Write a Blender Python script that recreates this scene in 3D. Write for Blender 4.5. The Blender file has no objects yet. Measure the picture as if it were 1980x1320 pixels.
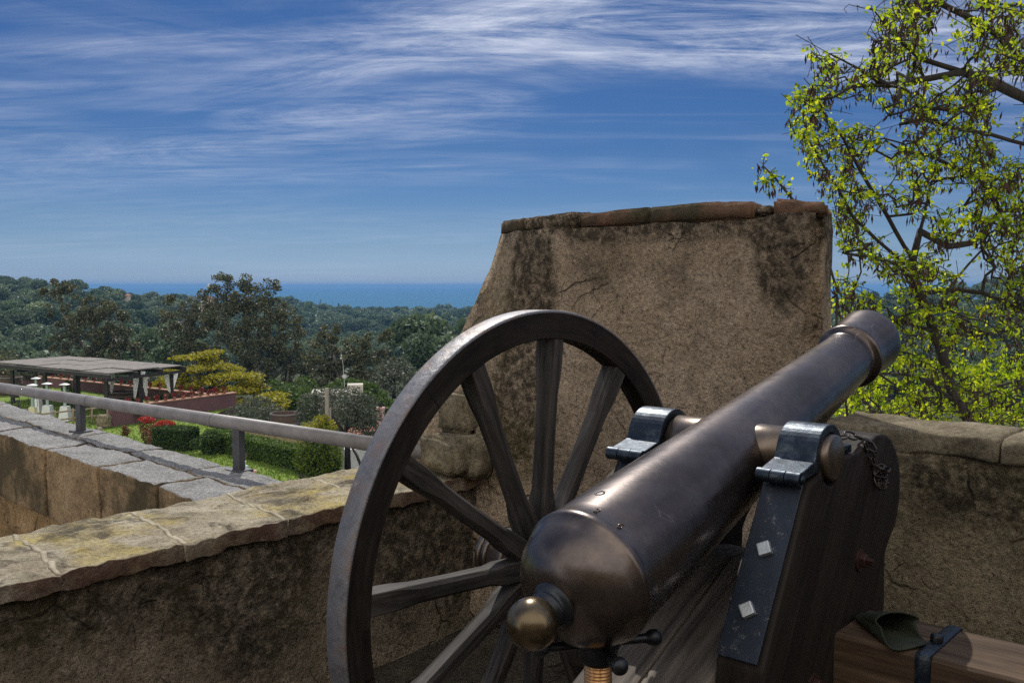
import bpy, bmesh, math, random
import numpy as np
from mathutils import Vector, Matrix, noise
random.seed(7); RNG = np.random.default_rng(7)
R = math.radians
SC = bpy.context.scene; COL = SC.collection
FPX = 1821.0; PITCH = math.atan(107 / FPX); TH = 0.722
# ------------------------------------------------------------------ frames
# the eye is the origin, +y is ahead; H runs along the gun, N to the right across it
H = Vector((math.sin(TH), math.cos(TH), 0)); N = Vector((math.cos(TH), -math.sin(TH), 0)); Z = Vector((0, 0, 1))
GROUND = -1.466
def W(h, n, z): return H * h + N * n + Z * z
def ray(px, py):
    x = (px - 990) / FPX; y = -(py - 660) / FPX
    return Vector((x, math.cos(PITCH) + y * math.sin(PITCH), -math.sin(PITCH) + y * math.cos(PITCH)))
def P(px, py, d):
    r = ray(px, py); return r * (d / r.y)
def PG(px, py, z):
    r = ray(px, py); return r * (z / r.z)
def XY(px, d, z):
    return Vector(((px - 990) / FPX * d * 1.0, d, z))
# ------------------------------------------------------------------ mesh builder
class MB:
    def __init__(s): s.v = []; s.f = []; s.sm = []
    def add(s, vs, fs, smooth=False):
        o = len(s.v); s.v += [Vector(v) for v in vs]
        for f in fs: s.f.append([i + o for i in f]); s.sm.append(smooth)
        return s
    def box(s, c, a, b, d):
        "box centred at c with half-axis vectors a, b, d"
        c, a, b, d = map(Vector, (c, a, b, d))
        vs = [c + a * i + b * j + d * k for i in (-1, 1) for j in (-1, 1) for k in (-1, 1)]
        return s.add(vs, [(0, 1, 3, 2), (4, 6, 7, 5), (0, 4, 5, 1), (2, 3, 7, 6), (0, 2, 6, 4), (1, 5, 7, 3)])
    def lathe(s, prof, o, ax, seg=48, smooth=True, closed=False):
        o = Vector(o); ax = Vector(ax).normalized(); u = ax.orthogonal().normalized(); w = ax.cross(u)
        vs = []; fs = []
        for (t, r) in prof:
            for k in range(seg):
                a = 2 * math.pi * k / seg; vs.append(o + ax * t + (u * math.cos(a) + w * math.sin(a)) * max(r, 1e-5))
        n = len(prof)
        for i in range(n if closed else n - 1):
            for k in range(seg):
                a = i * seg + k; b = i * seg + (k + 1) % seg; j = (i + 1) % n
                fs.append((a, b, j * seg + (k + 1) % seg, j * seg + k))
        s.add(vs, fs, smooth)
        return s
    def tube(s, pts, rad, seg=8, smooth=True, caps=True):
        pts = [Vector(p) for p in pts]; n = len(pts)
        if not hasattr(rad, '__len__'): rad = [rad] * n
        vs = []; fs = []; u = None
        for i in range(n):
            t = (pts[min(i + 1, n - 1)] - pts[max(i - 1, 0)])
            if t.length < 1e-9: t = Vector((0, 0, 1))
            t.normalize()
            u = t.orthogonal().normalized() if u is None else (u - t * u.dot(t))
            if u.length < 1e-6: u = t.orthogonal()
            u.normalize(); w = t.cross(u)
            for k in range(seg):
                a = 2 * math.pi * k / seg; vs.append(pts[i] + (u * math.cos(a) + w * math.sin(a)) * rad[i])
        for i in range(n - 1):
            for k in range(seg):
                fs.append((i * seg + k, i * seg + (k + 1) % seg, (i + 1) * seg + (k + 1) % seg, (i + 1) * seg + k))
        if caps: fs += [tuple(range(seg))[::-1], tuple((n - 1) * seg + k for k in range(seg))]
        return s.add(vs, fs, smooth)
    def ball(s, c, r, seg=20, rings=12):
        if not hasattr(r, '__len__'): r = (r, r, r)
        vs = []; fs = []
        for i in range(rings + 1):
            t = math.pi * i / rings
            for k in range(seg):
                a = 2 * math.pi * k / seg
                vs.append(Vector(c) + Vector((r[0] * math.sin(t) * math.cos(a), r[1] * math.sin(t) * math.sin(a), r[2] * math.cos(t))))
        for i in range(rings):
            for k in range(seg): fs.append((i * seg + k, (i + 1) * seg + k, (i + 1) * seg + (k + 1) % seg, i * seg + (k + 1) % seg))
        return s.add(vs, fs, True)
    def prism(s, poly, fr, a, b, bev=0.0, seg=2):
        "poly [(p,q)] mapped by fr(p,q,t) and extruded from t=a to t=b, edges bevelled"
        bm = bmesh.new()
        lo = [bm.verts.new(fr(p, q, a)) for p, q in poly]; hi = [bm.verts.new(fr(p, q, b)) for p, q in poly]
        bm.faces.new(lo); bm.faces.new(hi[::-1]); n = len(poly)
        for i in range(n): bm.faces.new((lo[i], hi[i], hi[(i + 1) % n], lo[(i + 1) % n]))
        bmesh.ops.recalc_face_normals(bm, faces=bm.faces)
        if bev > 0:
            es = [e for e in bm.edges if len(e.link_faces) == 2 and e.calc_face_angle(0) > R(25)]
            bmesh.ops.bevel(bm, geom=es, offset=bev, segments=seg, affect='EDGES', profile=0.6)
        return s.bm(bm)
    def bm(s, bm, smooth=False):
        bm.verts.index_update()
        s.add([v.co.copy() for v in bm.verts], [[v.index for v in f.verts] for f in bm.faces], smooth); bm.free(); return s
    def build(s, name, mat, parent=None, origin=None):
        o = Vector(origin) if origin is not None else (ORG.get(parent.name, Vector()) if parent else Vector())
        me = bpy.data.meshes.new(name)
        me.from_pydata([tuple(v - o) for v in s.v], [], s.f); me.update()
        b = bmesh.new(); b.from_mesh(me); bmesh.ops.recalc_face_normals(b, faces=b.faces); b.to_mesh(me); b.free()
        me.polygons.foreach_set('use_smooth', [bool(x) for x in s.sm])
        return link(name, me, mat, parent, o)
ORG = {}
def link(name, me, mat, parent=None, org=None):
    me.materials.append(mat); o = bpy.data.objects.new(name, me); COL.objects.link(o)
    if parent: o.parent = parent; ORG[o.name] = ORG.get(parent.name, Vector())
    else: o.location = org if org is not None else (0, 0, 0); ORG[o.name] = Vector(o.location)
    return o
def tag(o, label=None, cat=None, group=None, kind=None):
    if label: o['label'] = label
    if cat: o['category'] = cat
    if group: o['group'] = group
    if kind: o['kind'] = kind
    return o
def thing(name, loc, label, cat, group=None):
    o = bpy.data.objects.new(name, None); COL.objects.link(o); o.location = loc; o.empty_display_size = .1
    ORG[o.name] = Vector(loc); return tag(o, label, cat, group)
def copy_tree(o, parent=None):
    c = o.copy(); COL.objects.link(c)
    if parent: c.parent = parent
    for ch in list(o.children): copy_tree(ch, c)
    return c
def quads(name, Q, mat, parent=None, origin=None, tris=False):
    "one mesh out of an (n,4,3) array of loose leaf faces"
    Q = np.asarray(Q, dtype=np.float32); n, k, _ = Q.shape
    o = Vector(origin) if origin is not None else (ORG.get(parent.name, Vector()) if parent else Vector())
    me = bpy.data.meshes.new(name)
    V = (Q.reshape(-1, 3) - np.array(o, dtype=np.float32))
    me.vertices.add(n * k); me.vertices.foreach_set('co', V.ravel())
    me.loops.add(n * k); me.loops.foreach_set('vertex_index', np.arange(n * k, dtype=np.int32))
    me.polygons.add(n); me.polygons.foreach_set('loop_start', np.arange(0, n * k, k, dtype=np.int32))
    me.update(calc_edges=True); me.validate()
    return link(name, me, mat, parent, o)
def unit(a): return a / np.maximum(np.linalg.norm(a, axis=-1, keepdims=True), 1e-9)
def leaves(C, size, asp=.5, droop=0.0, up=0.0, jit=.4, D=None):
    "diamond leaves at centres C (n,3)"
    C = np.asarray(C, float); n = len(C)
    d = unit(RNG.normal(size=(n, 3)) + (0 if D is None else D)); d[:, 2] -= droop; d = unit(d)
    x = unit(RNG.normal(size=(n, 3)) + np.array([0, 0, up])); w = unit(np.cross(d, x))
    L = size * (1 + jit * RNG.uniform(-1, 1, (n, 1))); b = L * asp
    return np.stack([C - d * L / 2, C + w * b / 2, C + d * L / 2, C - w * b / 2], 1)
def blobpts(c, r, n, shell=.55):
    "n points in an ellipsoid, thicker towards its skin"
    d = unit(RNG.normal(size=(n, 3))); t = RNG.uniform(shell ** 3, 1, (n, 1)) ** (1 / 3)
    return np.array(c) + d * t * np.array(r)
def rough(bm, size, amp, scale, keep=None, amp2=0, scale2=1):
    "subdivide to edges of about size and push the surface about with noise"
    for _ in range(7):
        es = [e for e in bm.edges if e.calc_length() > size * 1.5]
        if not es: break
        bmesh.ops.subdivide_edges(bm, edges=es, cuts=1, use_grid_fill=True)
    bmesh.ops.triangulate(bm, faces=[f for f in bm.faces if len(f.verts) > 4])
    for v in bm.verts:
        q = v.co
        d = noise.noise_vector(q * scale) * amp
        if amp2: d = d + noise.noise_vector(q * scale2 + Vector((7, 3, 1))) * amp2
        v.co = q + d
    return bm
def prism_bm(poly, fr, a, b, bev=0, seg=2):
    m = MB().prism(poly, fr, a, b, bev, seg); bm = bmesh.new()
    vs = [bm.verts.new(v) for v in m.v]
    for f in m.f: bm.faces.new([vs[i] for i in f])
    return bm
# ------------------------------------------------------------------ materials
class NT:
    def __init__(s, name):
        m = bpy.data.materials.new(name); m.use_nodes = True; s.m = m; s.t = m.node_tree
        s.b = s.t.nodes['Principled BSDF']; s.out = s.t.nodes['Material Output']
        tc = s.n('ShaderNodeTexCoord'); s.co = tc.outputs['Object']; s.geo = s.n('ShaderNodeNewGeometry'); s.pos = s.geo.outputs['Position']
    def n(s, t, **k):
        x = s.t.nodes.new(t)
        for a, v in k.items(): setattr(x, a, v)
        return x
    def l(s, a, b): s.t.links.new(a, b)
    def set(s, x, i, v):
        if hasattr(v, 'is_linked') or isinstance(v, bpy.types.NodeSocket): s.l(v, x.inputs[i])
        else: x.inputs[i].default_value = v
    def map(s, v, scale=(1, 1, 1), loc=(0, 0, 0), rot=(0, 0, 0)):
        x = s.n('ShaderNodeMapping'); s.l(v, x.inputs[0]); x.inputs['Scale'].default_value = scale; x.inputs['Location'].default_value = loc; x.inputs['Rotation'].default_value = rot
        return x.outputs[0]
    def noise(s, v, scale, detail=6, rough=.6, dist=0):
        x = s.n('ShaderNodeTexNoise'); s.l(v, x.inputs['Vector']); x.inputs['Scale'].default_value = scale; x.inputs['Detail'].default_value = detail
        x.inputs['Roughness'].default_value = rough; x.inputs['Distortion'].default_value = dist; return x.outputs['Fac']
    def vor(s, v, scale, feat='F1', rnd=1):
        x = s.n('ShaderNodeTexVoronoi', feature=feat); s.l(v, x.inputs['Vector']); x.inputs['Scale'].default_value = scale; x.inputs['Randomness'].default_value = rnd
        return x.outputs['Distance']
    def ramp(s, f, stops, mode='LINEAR'):
        x = s.n('ShaderNodeValToRGB'); s.l(f, x.inputs[0]); e = x.color_ramp.elements; x.color_ramp.interpolation = mode
        while len(e) < len(stops): e.new(.5)
        for i, (p, c) in enumerate(stops):
            e[i].position = p; e[i].color = (c, c, c, 1) if not hasattr(c, '__len__') else (*c, 1)
        return x.outputs[0]
    def mix(s, f, a, b, mode='MIX'):
        x = s.n('ShaderNodeMix', data_type='RGBA', blend_type=mode)
        s.set(x, 0, f); s.set(x, 6, (*a, 1) if isinstance(a, tuple) else a); s.set(x, 7, (*b, 1) if isinstance(b, tuple) else b); return x.outputs[2]
    def math(s, op, a, b=0.0, clamp=False):
        x = s.n('ShaderNodeMath', operation=op, use_clamp=clamp); s.set(x, 0, a); s.set(x, 1, b); return x.outputs[0]
    def dot(s, v, w):
        x = s.n('ShaderNodeVectorMath', operation='DOT_PRODUCT'); s.l(v, x.inputs[0]); x.inputs[1].default_value = w; return x.outputs['Value']
    def comb(s, x, y, z):
        c = s.n('ShaderNodeCombineXYZ'); s.set(c, 0, x); s.set(c, 1, y); s.set(c, 2, z); return c.outputs[0]
    def bump(s, h, strength=.5, dist=.01, nrm=None):
        x = s.n('ShaderNodeBump'); s.l(h, x.inputs['Height']); x.inputs['Strength'].default_value = strength; x.inputs['Distance'].default_value = dist
        if nrm: s.l(nrm, x.inputs['Normal'])
        s.l(x.outputs[0], s.b.inputs['Normal']); return x.outputs[0]
    def col(s, c): s.set(s.b, 'Base Color', (*c, 1) if isinstance(c, tuple) else c); return s
    def fin(s, rough=.8, metal=0.0, spec=.5):
        s.set(s.b, 'Roughness', rough); s.set(s.b, 'Metallic', metal); s.b.inputs['Specular IOR Level'].default_value = spec; return s.m
    def hnz(s):
        "gun-frame coordinates h, n, z of the point"
        return s.comb(s.dot(s.pos, H), s.dot(s.pos, N), s.dot(s.pos, Z))
    def ell(s, v, c, r):
        "soft 1..0 patch of elliptical shape in h, n, z"
        m = s.map(v, scale=tuple(1 / q for q in r), loc=tuple(-a / q for a, q in zip(c, r)))
        x = s.n('ShaderNodeVectorMath', operation='LENGTH'); s.l(m, x.inputs[0]); return s.math('SUBTRACT', 1.0, x.outputs['Value'])
def simple(name, c0, c1, scale=5, rough=.7, metal=0.0, bump=.2, bscale=30, bdist=.005, stretch=(1, 1, 1), spec=.5, detail=6):
    t = NT(name); v = t.map(t.co, stretch)
    t.col(t.ramp(t.noise(v, scale, detail), [(.3, c0), (.7, c1)]))
    if bump: t.bump(t.noise(v, bscale, 8), bump, bdist)
    return t.fin(rough, metal, spec)
def foliage(name, cols, trans=.35, rough=.6, spec=.3, vary=0):
    t = NT(name); n = len(cols)
    c = t.ramp(t.geo.outputs['Random Per Island'], [(i / max(n - 1, 1), x) for i, x in enumerate(cols)])
    if vary: c = t.mix(1.0, c, t.ramp(t.noise(t.pos, vary, 2, .6), [(.30, (.55, .62, .60)), (.5, (1, 1, 1)), (.70, (1.5, 1.42, 1.15))]), 'MULTIPLY')
    t.col(c); t.fin(rough, 0, spec)
    if trans:
        tr = t.n('ShaderNodeBsdfTranslucent'); t.l(t.mix(1.0, c, (1.0, 1.0, .75), 'MULTIPLY'), tr.inputs[0])
        mx = t.n('ShaderNodeMixShader'); mx.inputs[0].default_value = trans; t.l(t.b.outputs[0], mx.inputs[1]); t.l(tr.outputs[0], mx.inputs[2]); t.l(mx.outputs[0], t.out.inputs[0])
    return t.m
def plaster(name, cols, stains=(), mossy=(), moss=.5, olive=.45, seed=0.0, crack=1.0, topz=None):
    t = NT(name); v = t.map(t.pos, loc=(seed, seed * .7, seed * .3)); hnz = t.hnz()
    base = t.ramp(t.noise(v, 2.6, 9, .62, .4), [(.28, cols[0]), (.5, cols[1]), (.72, cols[2])])
    mot = t.ramp(t.noise(v, 11, 8, .7), [(.25, .62), (.5, 1.0), (.75, 1.2)]); base = t.mix(1.0, base, mot, 'MULTIPLY')
    gr = t.ramp(t.noise(v, 55, 7, .8), [(.34, .38), (.46, .9), (.56, 1.08), (.68, 1.5)]); base = t.mix(1.0, base, gr, 'MULTIPLY')
    pit = t.math('MULTIPLY', t.ramp(t.noise(t.map(v, loc=(2, 2, 2)), 95, 4, .7), [(.30, 1), (.40, 0)]), .7); base = t.mix(pit, base, (.03, .022, .015))
    ms = t.noise(v, 1.15, 9, .68, .3)
    for (c, r, k) in stains:
        ms = t.math('ADD', ms, t.math('MULTIPLY', t.math('MAXIMUM', t.ell(hnz, c, r), 0.0), k))
    if topz:  # dark run-off below the coping
        ms = t.math('ADD', ms, t.math('MULTIPLY', t.ramp(t.dot(t.pos, Z), [(0, 0), (1, 1)]) if False else t.math('MAXIMUM', t.math('SUBTRACT', t.dot(t.pos, Z), topz[0]), 0.0), topz[1]))
    spk = t.noise(v, 26, 8, .75)
    mf = t.math('MULTIPLY', t.ramp(ms, [(1 - moss - .06, 0), (1 - moss + .14, 1)]), t.ramp(spk, [(.36, .15), (.56, 1)]))
    base = t.mix(t.math('MULTIPLY', mf, .88), base, (.030, .026, .017))
    on_ = t.noise(t.map(v, loc=(4, 2, 9)), 1.7, 9, .7)
    for (c, r, k) in mossy: on_ = t.math('ADD', on_, t.math('MULTIPLY', t.math('MAXIMUM', t.ell(hnz, c, r), 0.0), k))
    ol = t.math('MULTIPLY', t.ramp(on_, [(1 - olive, 0), (1 - olive + .2, 1)]), t.ramp(spk, [(.4, .1), (.6, .75)]))
    base = t.mix(ol, base, (.115, .098, .038))
    lich = t.ramp(t.vor(t.map(v, loc=(1, 5, 2)), 15), [(.03, .9), (.075, 0)]); lm = t.ramp(t.noise(v, 3.0, 3), [(.52, 0), (.62, 1)])
    base = t.mix(t.math('MULTIPLY', t.math('MULTIPLY', lich, lm), .5), base, (.36, .35, .29))
    wv = t.n('ShaderNodeVectorMath', operation='ADD'); t.l(v, wv.inputs[0])
    nz = t.n('ShaderNodeTexNoise'); t.l(v, nz.inputs['Vector']); nz.inputs['Scale'].default_value = 6; nz.inputs['Detail'].default_value = 6
    sc = t.n('ShaderNodeVectorMath', operation='SCALE'); t.l(nz.outputs['Color'], sc.inputs[0]); sc.inputs['Scale'].default_value = .13; t.l(sc.outputs[0], wv.inputs[1])
    cr = t.math('MULTIPLY', t.ramp(t.vor(wv.outputs[0], 3.2, 'DISTANCE_TO_EDGE'), [(0, 1), (.022, 0)]), t.ramp(t.noise(v, 2.2, 3), [(.5, 0), (.6, crack)]))
    cr2 = t.math('MULTIPLY', t.ramp(t.vor(t.map(wv.outputs[0], loc=(3, 7, 1)), 8.5, 'DISTANCE_TO_EDGE'), [(0, 1), (.03, 0)]), t.ramp(t.noise(t.map(v, loc=(8, 1, 4)), 3.4, 5, .65), [(.55, 0), (.63, crack * .7)])); cr = t.math('MAXIMUM', cr, cr2)
    base = t.mix(t.math('MULTIPLY', cr, .75), base, (.02, .016, .012))
    t.col(base)
    hgt = t.math('ADD', t.math('MULTIPLY', t.noise(v, 9, 10, .72), 1.6), t.math('ADD', t.math('MULTIPLY', t.noise(v, 60, 8, .7), .9), t.math('MULTIPLY', cr, -.8)))
    hgt = t.math('ADD', hgt, t.math('MULTIPLY', t.math('MINIMUM', t.vor(wv.outputs[0], 38), .5), .5))
    hgt = t.math('ADD', hgt, t.math('MULTIPLY', pit, -.9)); t.bump(hgt, 1.0, .032)
    return t.fin(.95, 0, .15)
def wood(name, c0, c1, axis, grain=34, rough=.6, bump=.35, lines=True, spec=.12):
    "axis: direction of the grain in the object's space"
    t = NT(name); ax = Vector(axis).normalized(); u = ax.orthogonal().normalized(); w = ax.cross(u)
    v = t.comb(t.math('MULTIPLY', t.dot(t.co, ax), .07), t.dot(t.co, u), t.dot(t.co, w))
    g = t.noise(v, grain, 8, .65, .6); g2 = t.noise(v, grain * 4, 4, .6)
    c = t.ramp(g, [(.3, c0), (.52, tuple((a + b) / 2 for a, b in zip(c0, c1))), (.72, c1)])
    c = t.mix(.75, c, t.ramp(g2, [(.3, .6), (.55, 1.0), (.75, 1.2)]), 'MULTIPLY')
    blot = t.ramp(t.noise(t.co, 5, 5), [(.35, .75), (.65, 1.15)]); c = t.mix(.8, c, blot, 'MULTIPLY')
    t.col(c); t.bump(t.math('ADD', g, t.math('MULTIPLY', g2, .6)), bump, .004)
    return t.fin(t.ramp(g, [(.3, rough + .12), (.7, rough - .06)]), 0, spec)
M = {}
def make_materials():
    M['merlon'] = plaster('merlon_plaster', [(.32, .245, .17), (.51, .39, .27), (.66, .525, .385)],
        stains=[((2.95, -1.42, .12), (1, .14, .27), .8), ((2.95, -1.85, .24), (1, .85, .10), .35), ((2.95, -2.2, .08), (1, .20, .26), .32),
                ((2.95, -2.55, -.05), (1, .18, .55), .85), ((2.95, -2.62, -.55), (1, .24, .35), .6), ((2.95, -1.3, -.5), (1, .1, .2), .3), ((2.95, -1.75, .02), (1, .5, .2), .22), ((2.95, -1.28, .22), (1, .1, .1), .4)], mossy=[((3.3, -2.75, -.15), (.6, .26, .6), .6), ((2.95, -2.5, -.7), (1, .4, .25), .35)], moss=.37, olive=.38, topz=(.14, 1.2))
    M['left_plaster'] = plaster('left_plaster', [(.21, .17, .125), (.38, .31, .225), (.55, .455, .35)],
        stains=[((1.5, -2.7, -.95), (3, 1, .22), .16), ((2.7, -2.7, -1.1), (.5, 1, .5), .35), ((.75, -2.7, -1.15), (.22, 1, .4), .2), ((1.75, -2.7, -1.1), (.3, 1, .3), .2)], moss=.48, olive=.50, seed=3.1)
    M['right_plaster'] = plaster('right_plaster', [(.26, .21, .13), (.44, .355, .225), (.58, .48, .33)],
        stains=[((2.95, -.75, -.62), (1, .45, .2), .34), ((2.95, -.3, -.8), (1, .3, .35), .2)], moss=.46, olive=.5, seed=8.4)
    M['outer_plaster'] = plaster('outer_plaster', [(.20, .125, .06), (.38, .245, .12), (.52, .37, .21)], moss=.42, olive=.46, seed=5.2, crack=1.6)
    # worn sandstone coping with yellow lichen, laid in blocks along h
    t = NT('sandstone_coping'); v = t.pos
    c = t.ramp(t.noise(v, 5, 9, .65, .3), [(.3, (.20, .17, .12)), (.5, (.38, .33, .235)), (.72, (.54, .49, .37))])
    c = t.mix(t.math('MULTIPLY', t.ramp(t.noise(t.map(v, loc=(3, 1, 0)), 3.2, 9, .7), [(.48, 0), (.64, 1)]), .65), c, (.46, .36, .09))
    c = t.mix(t.math('MULTIPLY', t.ramp(t.noise(t.map(v, (1, 1, 2), (1, 8, 0)), 4.5, 9, .72, .5), [(.50, 0), (.62, 1)]), .85), c, (.065, .056, .045))
    c = t.mix(1.0, c, t.ramp(t.noise(v, 65, 7, .78), [(.32, .4), (.48, .95), (.7, 1.45)]), 'MULTIPLY')
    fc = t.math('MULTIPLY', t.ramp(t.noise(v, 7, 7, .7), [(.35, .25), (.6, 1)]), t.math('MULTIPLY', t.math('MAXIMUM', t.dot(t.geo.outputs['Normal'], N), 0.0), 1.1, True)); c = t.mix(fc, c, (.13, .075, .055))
    t.col(c); t.bump(t.math('ADD', t.noise(v, 14, 9, .75), t.math('MULTIPLY', t.noise(v, 75, 7, .75), .6)), 1.0, .02); M['coping'] = t.fin(.93, 0, .15)
    t = NT('granite_coping'); c = t.ramp(t.noise(v := t.pos, 6, 9, .7), [(.3, (.19, .19, .185)), (.7, (.36, .355, .345))])
    c = t.mix(.95, c, t.ramp(t.noise(v, 75, 6, .8), [(.32, .25), (.5, 1), (.66, 1.8)]), 'MULTIPLY')
    och = t.ramp(t.noise(v, 4, 9, .7, .3), [(.28, (.12, .08, .045)), (.5, (.29, .20, .11)), (.75, (.46, .34, .21))]); och = t.mix(1.0, och, t.ramp(t.noise(v, 55, 7, .8), [(.32, .4), (.5, 1), (.68, 1.5)]), 'MULTIPLY')
    och = t.mix(t.ramp(t.noise(t.map(v, loc=(3, 3, 3)), 2.0, 9, .72), [(.44, 0), (.58, .85)]), och, (.045, .038, .02))
    tp_ = t.ramp(t.math('ADD', t.dot(t.geo.outputs['True Normal'], Z), t.math('MULTIPLY', t.noise(v, 12, 6, .7), .35)), [(.62, 0), (.82, 1)]); c = t.mix(tp_, och, c)
    t.col(c); t.bump(t.math('ADD', t.noise(v, 20, 8, .7), t.noise(v, 100, 5, .7)), 1.0, .014); M['granite'] = t.fin(.9, 0, .2)
    t = NT('terracotta_cap'); c = t.ramp(t.noise(v := t.pos, 6, 9, .7, .4), [(.28, (.05, .038, .026)), (.5, (.16, .09, .058)), (.75, (.22, .125, .08))])
    c = t.mix(t.ramp(t.noise(v, 2.5, 8, .7), [(.42, 0), (.56, .85)]), c, (.055, .052, .032))
    c = t.mix(.8, c, t.ramp(t.noise(v, 80, 5, .7), [(.3, .5), (.5, 1), (.72, 1.3)]), 'MULTIPLY')
    t.col(c); t.bump(t.math('ADD', t.noise(v, 16, 9, .7), t.math('MULTIPLY', t.noise(v, 85, 6), .5)), .9, .012); M['cap'] = t.fin(.93, 0, .15)
    t = NT('rough_stone'); c = t.ramp(t.noise(v := t.pos, 7, 9, .7, .3), [(.28, (.08, .068, .048)), (.5, (.22, .185, .125)), (.75, (.38, .33, .24))])
    c = t.mix(.9, c, t.ramp(t.noise(v, 60, 5, .7), [(.3, .5), (.5, 1), (.72, 1.35)]), 'MULTIPLY'); t.col(c)
    t.bump(t.math('ADD', t.noise(v, 12, 9, .75), t.math('MULTIPLY', t.noise(v, 70, 6, .7), .6)), 1.0, .02); M['stone'] = t.fin(.95, 0, .12)
    M['paving'] = plaster('terrace_paving', [(.07, .06, .045), (.11, .095, .07), (.16, .135, .10)], moss=.42, olive=.4, seed=1.7, crack=1.6)
    # gun bronze, brown patina, worn smooth
    t = NT('gun_bronze'); v = t.co
    c = t.ramp(t.noise(v, 4, 8, .65, .3), [(.3, (.070, .056, .050)), (.5, (.125, .104, .098)), (.75, (.20, .158, .125))])
    c = t.mix(.5, c, t.ramp(t.noise(v, 60, 6, .7), [(.3, .7), (.6, 1.1)]), 'MULTIPLY'); 
    pat = t.ramp(t.noise(t.map(v, loc=(5, 1, 2)), 3.2, 10, .75, .6), [(.46, 0), (.60, 1)]); c = t.mix(t.math('MULTIPLY', pat, .38), c, (.055, .046, .044))
    sw = t.n('ShaderNodeTexNoise'); t.l(v, sw.inputs['Vector']); sw.inputs['Scale'].default_value = 3; s2 = t.n('ShaderNodeVectorMath', operation='ADD'); t.l(v, s2.inputs[0]); t.l(sw.outputs['Color'], s2.inputs[1])
    ln = t.math('MULTIPLY', t.ramp(t.vor(t.map(s2.outputs[0], (1.0, 4.5, 1.0), rot=(.4, .2, .8)), 5, 'DISTANCE_TO_EDGE'), [(0, 1), (.010, 0)]), t.ramp(t.noise(v, 5, 3), [(.56, 0), (.62, 1)])); c = t.mix(t.math('MULTIPLY', ln, .55), c, (.34, .29, .25))
    pit = t.ramp(t.vor(v, 55), [(.015, 1), (.03, 0)]); pm = t.ramp(t.noise(v, 9, 2), [(.6, 0), (.66, 1)])
    c = t.mix(t.math('MULTIPLY', pit, pm), c, (.4, .36, .3)); t.col(c)
    scr = t.noise(t.map(v, (3, 60, 3), rot=(.3, .5, .9)), 6, 5, .7)
    t.bump(t.math('ADD', t.noise(v, 130, 4, .6), t.math('MULTIPLY', scr, .7)), .06, .002)
    M['bronze'] = t.fin(t.ramp(t.math('ADD', t.math('MULTIPLY', pat, .14), t.math('ADD', t.math('MULTIPLY', t.noise(v, 7, 7, .7), .7), t.math('MULTIPLY', scr, .3))), [(.3, .19), (.75, .37)]), .92, .5)
    t = NT('bare_bronze'); c = t.ramp(t.noise(t.co, 14, 6, .7), [(.3, (.085, .066, .042)), (.7, (.17, .13, .08))]); t.col(c)
    t.bump(t.noise(t.co, 160, 4), .05, .002); M['knob'] = t.fin(t.ramp(t.noise(t.co, 20, 6, .7), [(.3, .18), (.7, .34)]), .9)
    t = NT('blued_iron'); c = t.ramp(t.noise(t.co, 22, 9, .75, .3), [(.32, (.010, .015, .024)), (.52, (.024, .035, .052)), (.62, (.065, .08, .095)), (.75, (.16, .18, .19))])
    t.col(c); t.bump(t.noise(t.co, 70, 8, .7), .25, .003); M['iron'] = t.fin(t.ramp(t.noise(t.co, 30, 6, .7), [(.3, .30), (.7, .55)]), .75)
    t = NT('black_iron'); c = t.ramp(t.noise(t.co, 18, 8, .7), [(.35, (.012, .014, .018)), (.7, (.045, .05, .058))]); t.col(c); t.bump(t.noise(t.co, 60, 7), .25, .003); M['blackiron'] = t.fin(.38, .7)
    t = NT('painted_plate'); c = t.ramp(t.noise(t.co, 12, 9, .75, .4), [(.3, (.010, .016, .028)), (.6, (.018, .027, .044)), (.74, (.07, .08, .095))])
    c = t.mix(t.ramp(t.noise(t.co, 45, 8, .8), [(.585, 0), (.66, .8)]), c, (.22, .22, .22)); t.col(c); t.bump(t.noise(t.co, 40, 8), .25, .003); M['plate'] = t.fin(.45, .35)
    t = NT('tyre_iron'); c = t.ramp(t.noise(t.co, 9, 9, .75, .3), [(.3, (.07, .07, .076)), (.48, (.18, .18, .195)), (.58, (.19, .145, .125)), (.72, (.44, .45, .48))])
    t.col(c); t.bump(t.math('ADD', t.noise(t.co, 40, 9, .75), t.math('MULTIPLY', t.vor(t.co, 45), .4)), .6, .004); M['tyre'] = t.fin(t.ramp(t.noise(t.co, 25, 7, .7), [(.3, .35), (.7, .6)]), .35)
    M['zinc'] = simple('zinc_nut', (.42, .46, .48), (.62, .66, .68), 25, .45, .7, .2, 60)
    M['rustbolt'] = simple('rusty_bolt', (.022, .010, .008), (.055, .022, .017), 25, .55, .3, .3, 60)
    M['copper'] = simple('copper_screw', (.42, .22, .09), (.62, .36, .16), 25, .35, .75, .1, 60)
    M['steel'] = simple('worn_trunnion_bronze', (.11, .085, .065), (.20, .16, .13), 18, .3, .85, .06, 90)
    t = NT('chain_steel'); t.col(t.ramp(t.noise(t.co, 60, 5), [(.3, (.03, .025, .022)), (.7, (.10, .085, .075))])); M['chain'] = t.fin(.42, .8)
    M['felt'] = simple('dark_green_leather', (.016, .020, .012), (.034, .040, .024), 18, .75, 0, .5, 120, .002, spec=.3)
    M['rail'] = simple('painted_rail', (.13, .12, .118), (.235, .22, .215), 9, .5, 0, .25, 60)
    M['post'] = simple('painted_post', (.06, .058, .062), (.10, .097, .10), 9, .5, .2, .15, 60)
    # garden
    t = NT('lawn_grass'); v = t.pos
    c = t.ramp(t.noise(v, .35, 6, .6), [(.3, (.13, .205, .035)), (.7, (.215, .295, .05))]); c = t.mix(.7, c, t.ramp(t.noise(v, 6, 8, .75), [(.3, .55), (.5, 1), (.7, 1.3)]), 'MULTIPLY')
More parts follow.
